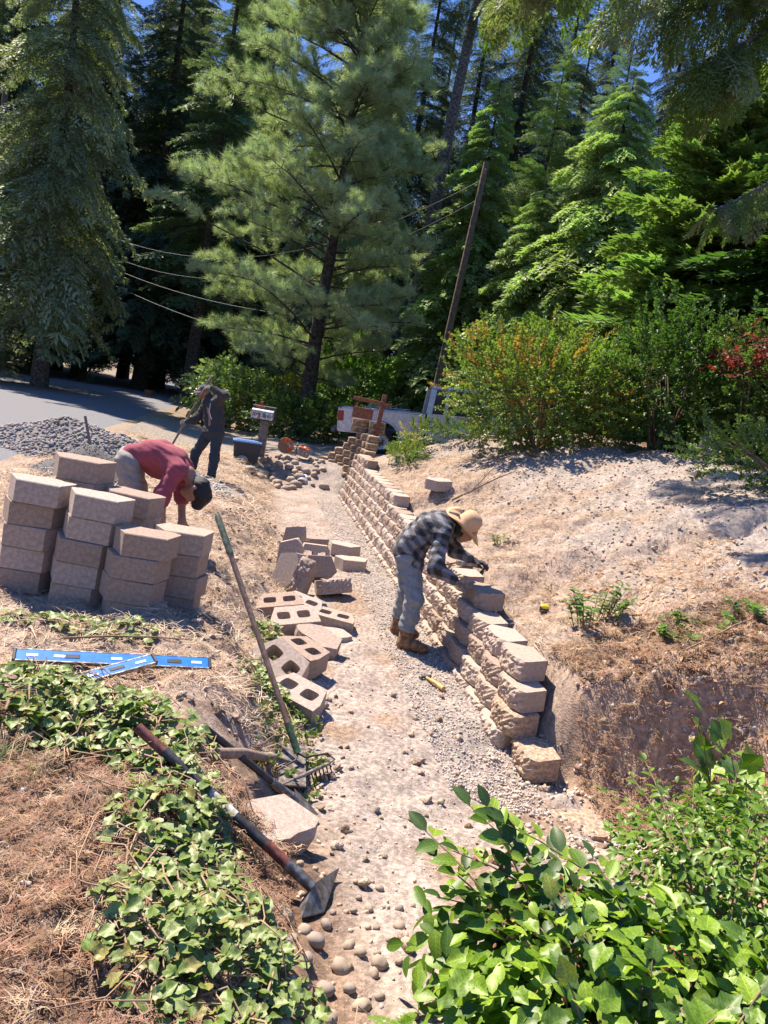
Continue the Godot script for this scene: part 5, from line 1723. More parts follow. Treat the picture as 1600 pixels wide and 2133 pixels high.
func build_cutoff_saw() -> void:
	var t := thing("cutoff_saw", "orange and grey cut-off saw with a large disc lying by the rocks", "saw", gpt(-2.28, -17.35, 0.02), Basis(Vector3.UP, 0.12))
	var s := sft()
	lathe(s, [Vector2(0.001, 0.004), Vector2(0.17, 0.004), Vector2(0.17, -0.004), Vector2(0.001, -0.004)], 30, Transform3D(Basis(Vector3.RIGHT, PI / 2), Vector3(-0.16, 0.19, 0.05)), false)
	part(s, "disc", M.disc, t)
	# half guard over the disc
	s = sft()
	var n := 16
	for i in n:
		var a0 := deg_to_rad(-55.0 + 190.0 * i / n)
		var a1 := deg_to_rad(-55.0 + 190.0 * (i + 1) / n)
		var c := Vector3(-0.16, 0.19, 0.0)
		var p := func(a: float, r: float, z: float) -> Vector3: return c + Vector3(cos(a) * r, sin(a) * r, z)
		quad(s, p.call(a0, 0.19, 0.02), p.call(a0, 0.19, 0.085), p.call(a1, 0.19, 0.085), p.call(a1, 0.19, 0.02))
		quad(s, p.call(a0, 0.05, 0.085), p.call(a0, 0.19, 0.085), p.call(a1, 0.19, 0.085), p.call(a1, 0.05, 0.085))
		quad(s, p.call(a0, 0.05, 0.02), p.call(a0, 0.19, 0.02), p.call(a1, 0.19, 0.02), p.call(a1, 0.05, 0.02))
	var gd := part(s, "guard", M.saw_orange, t)
	s = sft()
	box(s, Vector3(-0.085, 0.225, 0.088), Vector3(0.11, 0.075, 0.004), Basis(Vector3.BACK, -0.5), 0.001)
	part(s, "label_plate", M.saw_grey, gd)
	s = sft()
	box(s, Vector3(0.05, 0.15, 0.02), Vector3(0.24, 0.05, 0.05), Basis(Vector3.BACK, -0.25), 0.01)
	part(s, "arm", M.saw_grey, t)
	s = sft()
	box(s, Vector3(0.25, 0.10, 0), Vector3(0.30, 0.17, 0.20), Basis(Vector3.BACK, -0.22), 0.03)
	part(s, "engine", M.saw_grey, t)
	s = sft()
	box(s, Vector3(0.27, 0.195, 0), Vector3(0.27, 0.06, 0.19), Basis(Vector3.BACK, -0.22), 0.025)
	lathe(s, [Vector2(0.001, 0.03), Vector2(0.05, 0.03), Vector2(0.07, 0.0)], 14, Transform3D(Basis(Vector3.BACK, -0.22), Vector3(0.31, 0.21, 0.0)))
	part(s, "cover", M.saw_orange, t)
	s = sft()
	tube(s, [Vector3(0.10, 0.02, 0.12), Vector3(0.10, 0.22, 0.12), Vector3(0.10, 0.30, 0.06), Vector3(0.10, 0.30, -0.06), Vector3(0.10, 0.2, -0.12), Vector3(0.10, 0.02, -0.12)], 0.013, 8)
	part(s, "handle_bar", M.black_trim, t)

# ------------------------------------------------------------------ pickup
func build_truck() -> void:
	var t := thing("pickup_truck", "silver pickup truck parked on the driveway with rods in its bed", "truck", Vector3(1.2, gh(1.2, -20.9) + 0.0, -20.9), Basis(Vector3.UP, 0.04) * Basis(Vector3.BACK, deg_to_rad(4.3)))
	var side := Basis(Vector3.RIGHT, Vector3(0, 0, -1), Vector3.UP)
	var outline := func(zs: Array) -> Array: return zs
	# flank of the bed with the wheel arch
	var bed := [Vector2(-2.72, 0.52), Vector2(-2.72, 1.08), Vector2(-2.66, 1.13), Vector2(-0.52, 1.13), Vector2(-0.52, 0.45)]
	var arch := []
	for i in 13:
		var a := PI * i / 12.0
		arch.append(Vector2(-1.62 + 0.46 * cos(a), 0.40 + 0.46 * sin(a)))
	bed.append(Vector2(-1.16, 0.45))
	bed += arch
	bed.append(Vector2(-2.08, 0.52))
	for e in [0.0, 1.0]:
		var s := sft()
		prism(s, bed, -0.04, 0.04, Transform3D(side, Vector3(0, 0, -0.9 + 1.8 * e)))
		var fl := part(s, "bed_side", M.truck, t)
		# flared lip over the arch and the rail on top
		var s2 := sft()
		var lip := []
		for i in 13:
			var a := PI * i / 12.0
			lip.append(Vector3(-1.62 + 0.49 * cos(a), 0.40 + 0.49 * sin(a), -0.95 + 1.9 * e))
		tube(s2, lip, 0.03, 6)
		box(s2, Vector3(-1.6, 1.14, -0.9 + 1.8 * e), Vector3(2.16, 0.03, 0.12), Basis(), 0.01)
		part(s2, "arch_trim", M.truck, fl)
	var s := sft()
	box(s, Vector3(-1.6, 0.62, 0), Vector3(2.2, 0.05, 1.7))
	part(s, "bed_floor", M.black_trim, t)
	s = sft()
	box(s, Vector3(-2.74, 0.83, 0), Vector3(0.05, 0.6, 1.6), Basis(), 0.01)
	part(s, "tailgate", M.truck, t)
	s = sft()
	box(s, Vector3(-0.53, 0.9, 0), Vector3(0.04, 0.5, 1.74))
	part(s, "bed_front", M.truck, t)
	s = sft()
	box(s, Vector3(-2.84, 0.55, 0), Vector3(0.14, 0.14, 1.7), Basis(), 0.03)
	part(s, "rear_bumper", M.steel_grey, t)
	for e in [-1.0, 1.0]:
		s = sft()
		box(s, Vector3(-2.68, 0.93, e * 0.925), Vector3(0.15, 0.26, 0.07), Basis(), 0.015)
		part(s, "tail_light", M.tail, t)
	# cab, a shell of pillars and panels so that the windows are openings with panes
	var lower := [Vector2(-0.47, 0.42), Vector2(-0.47, 1.17), Vector2(1.35, 1.17), Vector2(1.42, 0.42)]
	for e in [0.0, 1.0]:
		s = sft()
		prism(s, lower, -0.05, 0.05, Transform3D(side, Vector3(0, 0, -0.87 + 1.74 * e)))
		var dr := part(s, "door", M.truck, t)
		var z: float = -0.80 + 1.6 * e
		s = sft()
		for pil in [[Vector3(-0.42, 1.15, z), Vector3(-0.33, 1.80, z * 0.92), 0.10], [Vector3(0.02, 1.15, z), Vector3(0.03, 1.80, z * 0.92), 0.055], [Vector3(1.28, 1.15, z), Vector3(0.78, 1.80, z * 0.92), 0.05]]:
			var d: Vector3 = pil[1] - pil[0]
			box(s, (pil[0] + pil[1]) * 0.5, Vector3(pil[2] * 1.6, d.length(), 0.07), axis_basis(d), 0.012)
		part(s, "pillar", M.truck, t)
		s = sft()
		quad(s, Vector3(-0.36, 1.17, z * 1.01), Vector3(1.2, 1.17, z * 1.01), Vector3(0.75, 1.78, z * 0.94), Vector3(-0.3, 1.78, z * 0.94))
		part(s, "side_window", M.glass, dr)
		s = sft()
		box(s, Vector3(0.12, 1.08, (-0.93 + 1.86 * e)), Vector3(0.16, 0.035, 0.03), Basis(), 0.008)
		part(s, "door_handle", M.black_trim, dr)
	s = sft()
	box(s, Vector3(0.22, 1.83, 0), Vector3(1.22, 0.09, 1.56), Basis(), 0.04)
	part(s, "roof", M.truck, t)
	s = sft()
	box(s, Vector3(-0.44, 0.82, 0), Vector3(0.06, 0.72, 1.66))
	part(s, "cab_back", M.truck, t)
	s = sft()
	quad(s, Vector3(-0.45, 1.18, -0.78), Vector3(-0.45, 1.18, 0.78), Vector3(-0.36, 1.79, 0.72), Vector3(-0.36, 1.79, -0.72))
	part(s, "rear_window", M.glass, t)
	s = sft()
	quad(s, Vector3(1.32, 1.17, 0.78), Vector3(1.32, 1.17, -0.78), Vector3(0.8, 1.79, -0.72), Vector3(0.8, 1.79, 0.72))
	part(s, "windshield", M.glass, t)
	s = sft()
	box(s, Vector3(2.05, 0.95, 0), Vector3(1.36, 0.4, 1.7), Basis(Vector3.BACK, -0.05), 0.08)
	part(s, "hood", M.truck, t)
	s = sft()
	box(s, Vector3(2.72, 0.58, 0), Vector3(0.2, 0.3, 1.78), Basis(), 0.05)
	part(s, "front_bumper", M.steel_grey, t)
	s = sft()
	box(s, Vector3(0, 0.46, 0), Vector3(5.0, 0.14, 0.9))
	part(s, "chassis", M.black_trim, t)
	for x in [-1.62, 1.92]:
		for e in [-1.0, 1.0]:
			s = sft()
			lathe(s, [Vector2(0.22, -0.11), Vector2(0.34, -0.12), Vector2(0.37, -0.07), Vector2(0.37, 0.07), Vector2(0.34, 0.12), Vector2(0.22, 0.11)], 22, Transform3D(Basis(Vector3.RIGHT, PI / 2), Vector3(x, 0.36, e * 0.80)))
			var wh := part(s, "wheel", M.rubber, t)
			s = sft()
			lathe(s, [Vector2(0.001, 0.09), Vector2(0.07, 0.09), Vector2(0.08, 0.05), Vector2(0.19, 0.06), Vector2(0.225, 0.10)], 16, Transform3D(Basis(Vector3.RIGHT, PI / 2 * e), Vector3(x, 0.36, e * 0.80)))
			part(s, "rim", M.alu, wh)
	var rods := [[Vector3(-2.1, 1.2, 0.3), Vector3(-0.9, 1.22, 0.5), "long thin metal rod lying over the truck bed"], [Vector3(-1.5, 1.18, 0.2), Vector3(-1.1, 1.38, 0.55), "metal rod sticking up out of the truck bed"], [Vector3(-2.0, 1.24, -0.1), Vector3(-0.75, 1.16, 0.1), "metal rod lying along the far side of the truck bed"]]
	for r in rods:
		s = sft()
		rod(s, r[0], r[1], 0.012)
		rod(s, Vector3(lerpf(r[0].x, r[1].x, 0.6), 0.65, r[0].z), r[0].lerp(r[1], 0.6), 0.012)
		tag(part(s, "metal_rod", M.alu, null, t.transform), r[2], "rod", "rods in the truck bed")

# ------------------------------------------------------------------ tools
func build_tools() -> void:
	# bow rake
	var sock := Vector3(-0.247, 0.14, -3.959)
	var top := Vector3(-1.0, 1.25, -4.611)
	var d := (sock - top).normalized()
	var t := thing("bow_rake", "bow rake with a long wooden handle, green grip and green socket, leaning across the bank", "rake", sock)
	var s := sft()
	rod(s, top - sock + d * 0.24, -d * 0.12, 0.0165)
	part(s, "handle", M.wood, t)
	s = sft()
	tube(s, [top - sock - d * 0.005, top - sock + d * 0.02, top - sock + d * 0.27], [0.012, 0.020, 0.020], 10)
	part(s, "grip", M.sage_grip, t)
	s = sft()
	rod(s, -d * 0.17, Vector3.ZERO, 0.020)
	part(s, "socket", M.green_paint, t)
	var b1 := Vector3(-0.296, 0.075, -3.697) - sock
	var b2 := Vector3(-0.068, 0.075, -4.034) - sock
	s = sft()
	tube(s, [Vector3.ZERO, d * 0.03 + (b1 - b2) * 0.08, (b1 + Vector3(-0.055, 0.035, -0.03)) * 0.8, b1 + Vector3(-0.03, 0.02, -0.01), b1], 0.006, 6)
	tube(s, [Vector3.ZERO, d * 0.035 - (b1 - b2) * 0.1, (b2 + Vector3(-0.02, 0.045, -0.02)), b2 + Vector3(0.025, 0.02, -0.012), b2], 0.006, 6)
	part(s, "bow", M.iron, t)
	s = sft()
	rod(s, b1, b2, 0.010)
	var bar := part(s, "bar", M.steel, t)
	var tdir := Vector3(0.03, -0.06, 0.03)
	for i in 14:
		var p := b1.lerp(b2, i / 13.0)
		s = sft()
		tube(s, [p, p + tdir * 0.5, p + tdir], [0.005, 0.004, 0.002], 5)
		part(s, "tine", M.iron, bar)
	# wide bladed hoe under the rake
	var h0 := Vector3(-0.561, 0.43, -3.236)
	var h1 := Vector3(-0.37, 0.15, -3.84)
	t = thing("grub_hoe", "grub hoe with thick wooden handle and wide brown blade under the rake", "hoe", h1)
	s = sft()
	tube(s, [h0 - h1, (h0 - h1) * 0.6 + Vector3(0.01, 0.015, 0), (h0 - h1) * 0.2, Vector3.ZERO], [0.026, 0.024, 0.023, 0.027], 10)
	part(s, "handle", M.wood_old, t)
	s = sft()
	var pl := [Vector3(-0.346, 0.115, -4.064), Vector3(-0.225, 0.10, -4.165), Vector3(-0.165, 0.065, -3.76), Vector3(-0.306, 0.085, -3.70)]
	for i in 4: pl[i] -= h1
	var th := Vector3(0, -0.008, 0)
	quad(s, pl[3], pl[2], pl[1], pl[0])
	quad(s, pl[0] + th, pl[1] + th, pl[2] + th, pl[3] + th)
	for i in 4: quad(s, pl[i], pl[(i + 1) % 4], pl[(i + 1) % 4] + th, pl[i] + th)
	tri(s, Vector3.ZERO + Vector3(0, 0.012, 0), pl[0].lerp(pl[3], 0.4) + Vector3(0.06, 0.004, 0), pl[0].lerp(pl[3], 0.6) + Vector3(0, 0.002, 0))
	part(s, "blade", M.steel, t)
	# shovel with a black handle
	var a := Vector3(-0.650, 0.47, -3.38)
	var b := Vector3(-0.19, 0.11, -3.52)
	var sd := (b - a).normalized()
	t = thing("shovel", "shovel with black handle and dusty grey socket beside the rake head", "shovel", b)
	s = sft()
	rod(s, a - b, -sd * 0.15, 0.0175)
	part(s, "handle", M.black_fibre, t)
	s = sft()
	rod(s, -sd * 0.17, Vector3.ZERO, 0.021, 0.025)
	rod(s, -sd * 0.045, -sd * 0.035, 0.027)
	part(s, "socket", M.steel_grey, t)
	s = sft()
	var bx := sd.cross(Vector3.UP).normalized()
	for i in 6:
		var u0 := i / 6.0
		var u1 := (i + 1) / 6.0
		var w0 := 0.085 * (1.0 - pow(u0, 4.0))
		var w1 := 0.085 * (1.0 - pow(u1, 4.0))
		var p0 := sd * 0.2 * u0 - Vector3(0, 0.02 * u0, 0)
		var p1 := sd * 0.2 * u1 - Vector3(0, 0.02 * u1, 0)
		smooth(s, 0)
		quad(s, p0, p1, p1 + bx * w1 + Vector3(0, 0.02, 0), p0 + bx * w0 + Vector3(0, 0.02, 0))
		quad(s, p1, p0, p0 - bx * w0 + Vector3(0, 0.02, 0), p1 - bx * w1 + Vector3(0, 0.02, 0))
	part(s, "blade", M.steel_grey, t)
	# long ridged hoe in front
	var R0 := Vector3(-0.033, 0.25, -2.683)
	var R1 := Vector3(0.026, 0.185, -2.645)
	var TR := Vector3(0.061, 0.16, -2.968)
	var TL := Vector3(-0.052, 0.205, -2.566)
	var ht := Vector3(-0.83, 0.66, -2.90)
	t = thing("ridged_hoe", "long black handled hoe with red and white worn paint and a pointed steel head", "hoe", R0)
	var hd := (R0 - ht)
	var seg := [[0.0, 0.16, "red_grip", M.red_paint], [0.16, 0.42, "handle", M.black_fibre], [0.42, 0.57, "white_band", M.white_chip], [0.57, 0.74, "handle", M.black_fibre], [0.74, 0.86, "red_band", M.red_paint], [0.86, 1.0, "socket", M.steel_grey]]
	for k in seg:
		s = sft()
		rod(s, ht + hd * k[0] - R0, ht + hd * k[1] - R0, 0.021 if k[2] != "socket" else 0.0235, -1.0, 12)
		part(s, k[2], k[3], t)
	s = sft()
	var up := Vector3(0, 0.012, 0)
	for w in [[TR, 1.0], [TL, -1.0]]:
		var tip: Vector3 = w[0] - R0
		var r1 := R1 - R0
		var bk: Vector3 = tip * 0.45 + Vector3(-0.03, -0.035, -0.02)
		tri(s, up, r1, tip)
		tri(s, up, tip, bk)
		tri(s, Vector3(0, -0.004, 0), tip - up * 0.4, r1 - up * 0.5)
		tri(s, Vector3(0, -0.004, 0), bk - up * 0.4, tip - up * 0.4)
		quad(s, r1, r1 - up * 0.5, tip - up * 0.4, tip)
	part(s, "head", M.steel_grey, t)
	# two blue levels
	level("long blue spirit level lying across the ivy at the edge of the bank", Vector3(-1.74, 0.525, -3.72), Vector3(-0.815, 0.50, -4.11), 0.072)
	level("short blue spirit level half hidden in ivy below the long level", Vector3(-1.36, 0.50, -3.60), Vector3(-1.06, 0.57, -3.87), 0.06)
	# hatchet on the gravel
	t = thing("hammer", "hammer with a yellow wooden handle lying on the gravel beside the wall", "hammer", gpt(0.60, -5.72, 0.035), Basis(Vector3.UP, -0.95))
	s = sft()
	tube(s, [Vector3(-0.1, 0, 0), Vector3(0.02, 0.006, 0), Vector3(0.12, 0.0, 0)], [0.013, 0.017, 0.022], 8)
	part(s, "handle", M.wood_yellow, t)
	s = sft()
	box(s, Vector3(-0.115, 0, 0), Vector3(0.035, 0.035, 0.11), Basis(), 0.006)
	part(s, "head", M.steel_grey, t)
	# tape measure on the slope
	t = thing("tape_measure", "yellow and black tape measure on the straw behind the wall", "tape measure", gpt(1.46, -6.3, 0.0), Basis(Vector3.UP, 0.3))
	s = sft()
	box(s, Vector3(0, 0.035, 0), Vector3(0.085, 0.07, 0.045), Basis(), 0.015)
	part(s, "case", M.black_trim, t)
	s = sft()
	box(s, Vector3(0, 0.055, 0), Vector3(0.075, 0.04, 0.05), Basis(), 0.012)
	part(s, "cover", M.yellow, t)
	# grinder on the wall by the hands
	t = thing("angle_grinder", "grey angle grinder lying on the wall beside the gloved hands", "grinder", wp(1.75, 0.2, LEVEL + CH), Basis(Vector3.UP, 0.4))
	s = sft()
	tube(s, [Vector3(-0.13, 0.035, 0), Vector3(0.05, 0.035, 0), Vector3(0.1, 0.04, 0)], [0.024, 0.03, 0.034], 10)
	part(s, "body", M.saw_grey, t)
	s = sft()
	lathe(s, [Vector2(0.001, 0.012), Vector2(0.057, 0.012), Vector2(0.057, 0.008), Vector2(0.001, 0.008)], 18, Transform3D(Basis(), Vector3(0.12, 0.0, 0)))
	part(s, "disc", M.disc, t)
	s = sft()
	rod(s, Vector3(-0.13, 0.035, 0), Vector3(-0.3, 0.012, 0.05), 0.009)
	part(s, "cable", M.wood_red, t)

func level(label: String, a: Vector3, b: Vector3, h: float) -> void:
	var c := (a + b) * 0.5
	var x := (b - a).normalized()
	var t := thing("spirit_level", label, "level", c, aim_basis(x, Vector3(0.05, 0.85, 0.5)), "spirit levels in the ivy")
	var L := a.distance_to(b)
	var s := sft()
	box(s, Vector3(0, 0, 0.0), Vector3(L - 0.03, 0.022, h * 0.94), Basis(), 0.002)
	var web := part(s, "web", M.level_blue, t)
	for e in [-1.0, 1.0]:
		s = sft()
		box(s, Vector3(0, -0.001, e * h * 0.5), Vector3(L - 0.02, 0.027, 0.008), Basis(), 0.002)
		part(s, "rail", M.alu, t)
		s = sft()
		box(s, Vector3(e * (L * 0.5 - 0.006), 0, 0), Vector3(0.016, 0.032, h * 1.06), Basis(), 0.003)
		part(s, "end_cap", M.dark_plastic, t)
	var vs := [-0.22, 0.3] if L > 0.7 else [0.0]
	for v in vs:
		s = sft()
		box(s, Vector3(v * L, 0.0, 0), Vector3(0.085, 0.026, h * 0.5), Basis(), 0.006)
		part(s, "vial_window", M.dark_plastic, web)
	for v in ([-0.41, -0.28, 0.0, 0.42] if L > 0.7 else [-0.3, 0.3]):
		s = sft()
		box(s, Vector3(v * L, 0.0115, 0.002), Vector3(0.055, 0.003, h * 0.22), Basis())
		part(s, "marking", M.letter_white, web)

# ------------------------------------------------------------------ rocks
func build_rocks() -> void:
	var shapes := []
	for i in 5: shapes.append(stone_mesh(500 + i, 0.24, 3, Vector3(1, rr(0.6, 0.85), rr(0.75, 0.95))))
	var r := RandomNumberGenerator.new()
	r.seed = 77
	var placed := []
	var tries := 0
	while placed.size() < 70 and tries < 2500:
		tries += 1
		var s := r.randf_range(10.35, 12.25)
		var t := r.randf_range(-2.15, -0.35)
		var k := r.randf_range(0.13, 0.28) if s < 11.9 else r.randf_range(0.08, 0.17)
		if s < 10.9 and t > -0.95: continue
		var ok := true
		for q in placed:
			if Vector2(s, t).distance_to(q[0]) < (k + q[1]) * 0.40: ok = false
		if not ok: continue
		placed.append([Vector2(s, t), k])
		var p := xz(s, t)
		var o := inst(shapes[r.randi() % 5], "rock", M.stones[r.randi() % 3], null, Transform3D(Basis.from_euler(Vector3(r.randf_range(-0.3, 0.3), r.randf() * 6.0, r.randf_range(-0.3, 0.3))).scaled_local(Vector3.ONE * k), gpt(p.x, p.y, k * 0.1)))
		tag(o, "rounded tan rock in the pile around the culvert at the head of the ditch", "rock", "rocks around the culvert")
	# boulders between the bank and the truck
	for b in [[0.95, -16.9, 0.42], [1.35, -17.0, 0.5], [1.72, -16.8, 0.45], [1.15, -17.2, 0.38], [1.55, -16.5, 0.34], [2.05, -16.9, 0.5], [0.70, -17.1, 0.3]]:
		var o := inst(shapes[r.randi() % 5], "boulder", M.oldblock[r.randi() % 2], null, Transform3D(Basis(Vector3.UP, r.randf() * 6.0).scaled_local(Vector3(b[2], b[2] * 1.1, b[2])), gpt(b[0], b[1], b[2] * 0.28)))
		tag(o, "rough tan boulder on the bank in front of the truck", "boulder", "boulders in front of the truck")
	# cobbles on the ditch floor
	placed.clear()
	tries = 0
	while placed.size() < 60 and tries < 3000:
		tries += 1
		var x := r.randf_range(-0.12, 0.42)
		var z := r.randf_range(-2.95, -1.75)
		var k := r.randf_range(0.028, 0.075) * (1.0 if z > -2.5 else 0.7)
		var ok := true
		for q in placed:
			if Vector2(x, z).distance_to(q[0]) < (k + q[1]) * 0.5: ok = false
		if not ok or r.randf() > sstep(0.45, 0.05, absf(x - 0.05)) : continue
		placed.append([Vector2(x, z), k])
		var o := inst(shapes[r.randi() % 5], "cobble", M.stones[r.randi() % 3], null, Transform3D(Basis.from_euler(Vector3(r.randf_range(-0.3, 0.3), r.randf() * 6.0, r.randf_range(-0.3, 0.3))).scaled_local(Vector3.ONE * k), gpt(x, z, k * 0.2)))
		tag(o, "smooth tan cobble lying on the ditch floor below the pointed hoe", "stone", "cobbles below the pointed hoe")

func scatter(n: String, label: String, cat: String, mesh: Mesh, m: Material, cnt: int, cols_in: Array, s0: float, s1: float, area: Callable, flat_lie := false, lift := 0.2) -> void:
	var xfs := []
	var cols := []
	var guard := 0
	while xfs.size() < cnt and guard < cnt * 6:
		guard += 1
		var p: Vector2 = area.call()
		if p.x > 900.0: continue
		var k := lerpf(s0, s1, pow(rng.randf(), 2.0))
		var b: Basis
		if flat_lie: b = Basis.from_euler(Vector3(rr(-0.35, 0.35), rr(0, TAU), rr(-0.35, 0.35)))
		else: b = Basis.from_euler(Vector3(rr(0, 6), rr(0, 6), rr(0, 6)))
		xfs.append(Transform3D(b.scaled_local(Vector3.ONE * k), gpt(p.x, p.y, k * lift)))
		cols.append(vary(cols_in[rng.randi() % cols_in.size()], 0.25))
	var o := multi(mesh, xfs, n, m, null, cols)
	o.set_meta("kind", "stuff")
	tag(o, label, cat)

func strand_mesh(sd: int, n: int, l: float, w: float, lift: float) -> ArrayMesh:
	var r := RandomNumberGenerator.new()
	r.seed = sd
	var s := sft()
	smooth(s, 0)
	for i in n:
		var a := r.randf() * TAU
		var d := Vector3(cos(a), 0, sin(a))
		var o := Vector3(r.randf_range(-0.6, 0.6), r.randf() * lift, r.randf_range(-0.6, 0.6)) * l
		var side := d.cross(Vector3.UP) * w * 0.5
		var L := l * r.randf_range(0.6, 1.2)
		var mid := o + d * L * 0.5 + Vector3(0, lift * l * r.randf_range(0.0, 0.5), 0)
		var e := o + d * L + side * r.randf_range(-6, 6)
		tri(s, o - side, o + side, mid + side)
		tri(s, o - side, mid + side, mid - side)
		tri(s, mid - side, mid + side, e)
	s.generate_normals()
	return s.commit()

func build_litter() -> void:
	var peb := stone_mesh(61, 0.45, 1, Vector3(1, 0.65, 0.8))
	var grey := [Color(0.50, 0.455, 0.40), Color(0.56, 0.50, 0.43), Color(0.40, 0.36, 0.32), Color(0.58, 0.50, 0.40)]
	var tan_c := [Color(0.56, 0.45, 0.35), Color(0.50, 0.40, 0.31), Color(0.46, 0.40, 0.34), Color(0.6, 0.49, 0.39)]
	var band := func(sa: float, sb: float, ta: float, tb: float, near: float) -> Vector2:
		var s := lerpf(sa, sb, pow(rng.randf(), near))
		var t := rr(ta, tb)
		return xz(s, t)
	scatter("gravel_bed", "pale crushed gravel strewn along the foot of the wall", "gravel", peb, M.gravel, 9000, grey, 0.008, 0.022, func(): return band.call(-1.3, 9.5, -0.62, 0.02, 1.6))
	scatter("ditch_pebbles", "loose pebbles and clods on the floor of the ditch", "pebbles", peb, M.gravel, 3200, tan_c, 0.005, 0.026, func(): return band.call(-3.6, 7.0, -1.75, 0.2, 1.3), false, 0.08)
	scatter("end_pebbles", "stones and crumbs of earth below the raw cut beyond the end of the wall", "pebbles", peb, M.gravel, 2600, tan_c, 0.006, 0.04, func(): return band.call(-2.6, -0.6, -0.3, 1.6, 1.0))
	scatter("hillside_gravel", "grey stones covering the upper slope of the right bank", "gravel", peb, M.gravel, 8000, [Color(0.44, 0.375, 0.305), Color(0.39, 0.33, 0.27), Color(0.50, 0.425, 0.34)], 0.008, 0.042, func():
		var q: Vector2 = band.call(-1.5, 10.5, 0.5, 4.6, 1.1)
		var v := st(q.x, q.y)
		return q if rng.randf() < sstep(0.4, 2.4, v.y + nbig.get_noise_2d(q.x * 3.0, q.y * 3.0 + 70.0) * 1.5) + 0.08 else Vector2(999, 0))
	var straw := strand_mesh(91, 9, 0.11, 0.0032, 0.18)
	var straw_far := strand_mesh(92, 8, 0.16, 0.006, 0.15)
	var sc := [Color(0.50, 0.38, 0.26), Color(0.44, 0.32, 0.21), Color(0.36, 0.245, 0.155), Color(0.55, 0.45, 0.32)]
	scatter("dry_straw", "dry straw and needles matted on the left bank", "straw", straw, M.straw, 4200, sc, 0.6, 1.3, func(): return band.call(-1.4, 4.0, -4.6, -1.45, 1.2), true, 0.01)
	scatter("far_straw", "dry grass on the verge between the ditch and the road", "straw", straw_far, M.straw, 2200, sc, 0.8, 1.6, func(): return band.call(3.5, 12.0, -4.9, -1.5, 1.0), true, 0.01)
	scatter("bank_straw", "dry straw strewn over the lower slope behind the wall", "straw", straw, M.straw, 3400, sc, 0.6, 1.3, func():
		var q: Vector2 = band.call(-0.3, 8.5, 0.3, 3.2, 1.2)
		var v := st(q.x, q.y)
		return q if rng.randf() < sstep(2.9, 0.6, v.y + nbig.get_noise_2d(q.x * 3.0, q.y * 3.0 + 70.0) * 1.5) else Vector2(999, 0), true, 0.01)
	var hc := [Color(0.24, 0.135, 0.08), Color(0.19, 0.10, 0.055), Color(0.29, 0.175, 0.105), Color(0.38, 0.27, 0.17)]
	var litter := strand_mesh(93, 16, 0.045, 0.0024, 0.4)
	scatter("brown_litter", "crumbly brown moss and bark litter on the near left bank", "litter", litter, M.straw, 4200, hc, 0.5, 1.2, func(): return Vector2(rr(-1.75, -0.12), rr(-3.2, -1.35)), true, 0.02)
	scatter("root_litter", "torn roots and dark earth on the raw cut behind the end of the wall", "litter", litter, M.straw, 3500, [Color(0.24, 0.14, 0.08), Color(0.3, 0.18, 0.1), Color(0.38, 0.26, 0.16)], 0.6, 1.8, func(): return band.call(-2.0, -0.1, 0.35, 2.0, 1.0), true, 0.02)
	scatter("white_chips", "pale chips of gravel in the brown litter of the near left bank", "gravel", peb, M.gravel, 320, [Color(0.6, 0.57, 0.52), Color(0.45, 0.4, 0.34)], 0.008, 0.03, func(): return Vector2(rr(-1.7, -0.2), rr(-3.0, -1.4)))
	scatter("dead_leaves", "curled tan dead leaves on the right bank", "leaves", oval_leaf_mesh(1.0, 0.55, 0.5, 0.5), M.dry, 900, [Color(0.50, 0.33, 0.18), Color(0.58, 0.42, 0.25), Color(0.36, 0.2, 0.1)], 0.03, 0.075, func(): return band.call(-1.6, 1.2, 0.7, 2.4, 1.0), true, 0.2)
	scatter("weeds", "small green weeds sprouting along the left edge of the ditch floor", "weeds", sprig_mesh(45, 9, 0.35, 0.2), M.leaf, 260, [Color(0.14, 0.21, 0.05), Color(0.19, 0.24, 0.08)], 0.05, 0.12, func(): return band.call(-1.6, 0.6, -1.75, -1.35, 1.0), false, 0.2)
	var clod := stone_mesh(63, 0.9, 2, Vector3(1, 0.7, 0.85))
	scatter("dirt_clods", "crumbled lumps of brown earth along the ditch and the raw cut", "soil", clod, M.ground, 1300, [Color(0.46, 0.345, 0.245), Color(0.54, 0.43, 0.325), Color(0.40, 0.28, 0.185)], 0.012, 0.065, func():
		var k := rng.randf()
		if k < 0.35: return band.call(-2.6, -0.3, 0.3, 1.7, 1.0)
		if k < 0.88: return band.call(-1.5, 6.0, -2.2, -1.25, 1.3)
		return band.call(-3.2, 0.2, -1.5, 0.2, 1.0), false, 0.12)
	# sticks
	var sticks := [[Vector3(-1.50, 0.02, -3.35), Vector3(-1.42, 0.10, -3.02), 0.012, "thick dry stick leaning in the ivy of the left bank"], [Vector3(-1.62, 0.05, -4.05), Vector3(-0.98, 0.10, -4.22), 0.007, "long thin stick lying above the long spirit level"], [Vector3(0.9, 0.06, -10.6), Vector3(1.75, 0.22, -10.9), 0.014, "dead branch beside the single block on the slope"], [Vector3(1.1, 0.1, -10.5), Vector3(1.5, 0.5, -10.75), 0.009, "forked dead twig rising behind the single block"], [Vector3(2.1, 0.02, -4.9), Vector3(2.6, 0.06, -5.1), 0.008, "curved pale stick on the right bank"], [Vector3(0.65, 0.03, -6.75 + 0.1), Vector3(0.66, 0.04, -6.6), 0.006, "short twig at the foot of the wall"]]
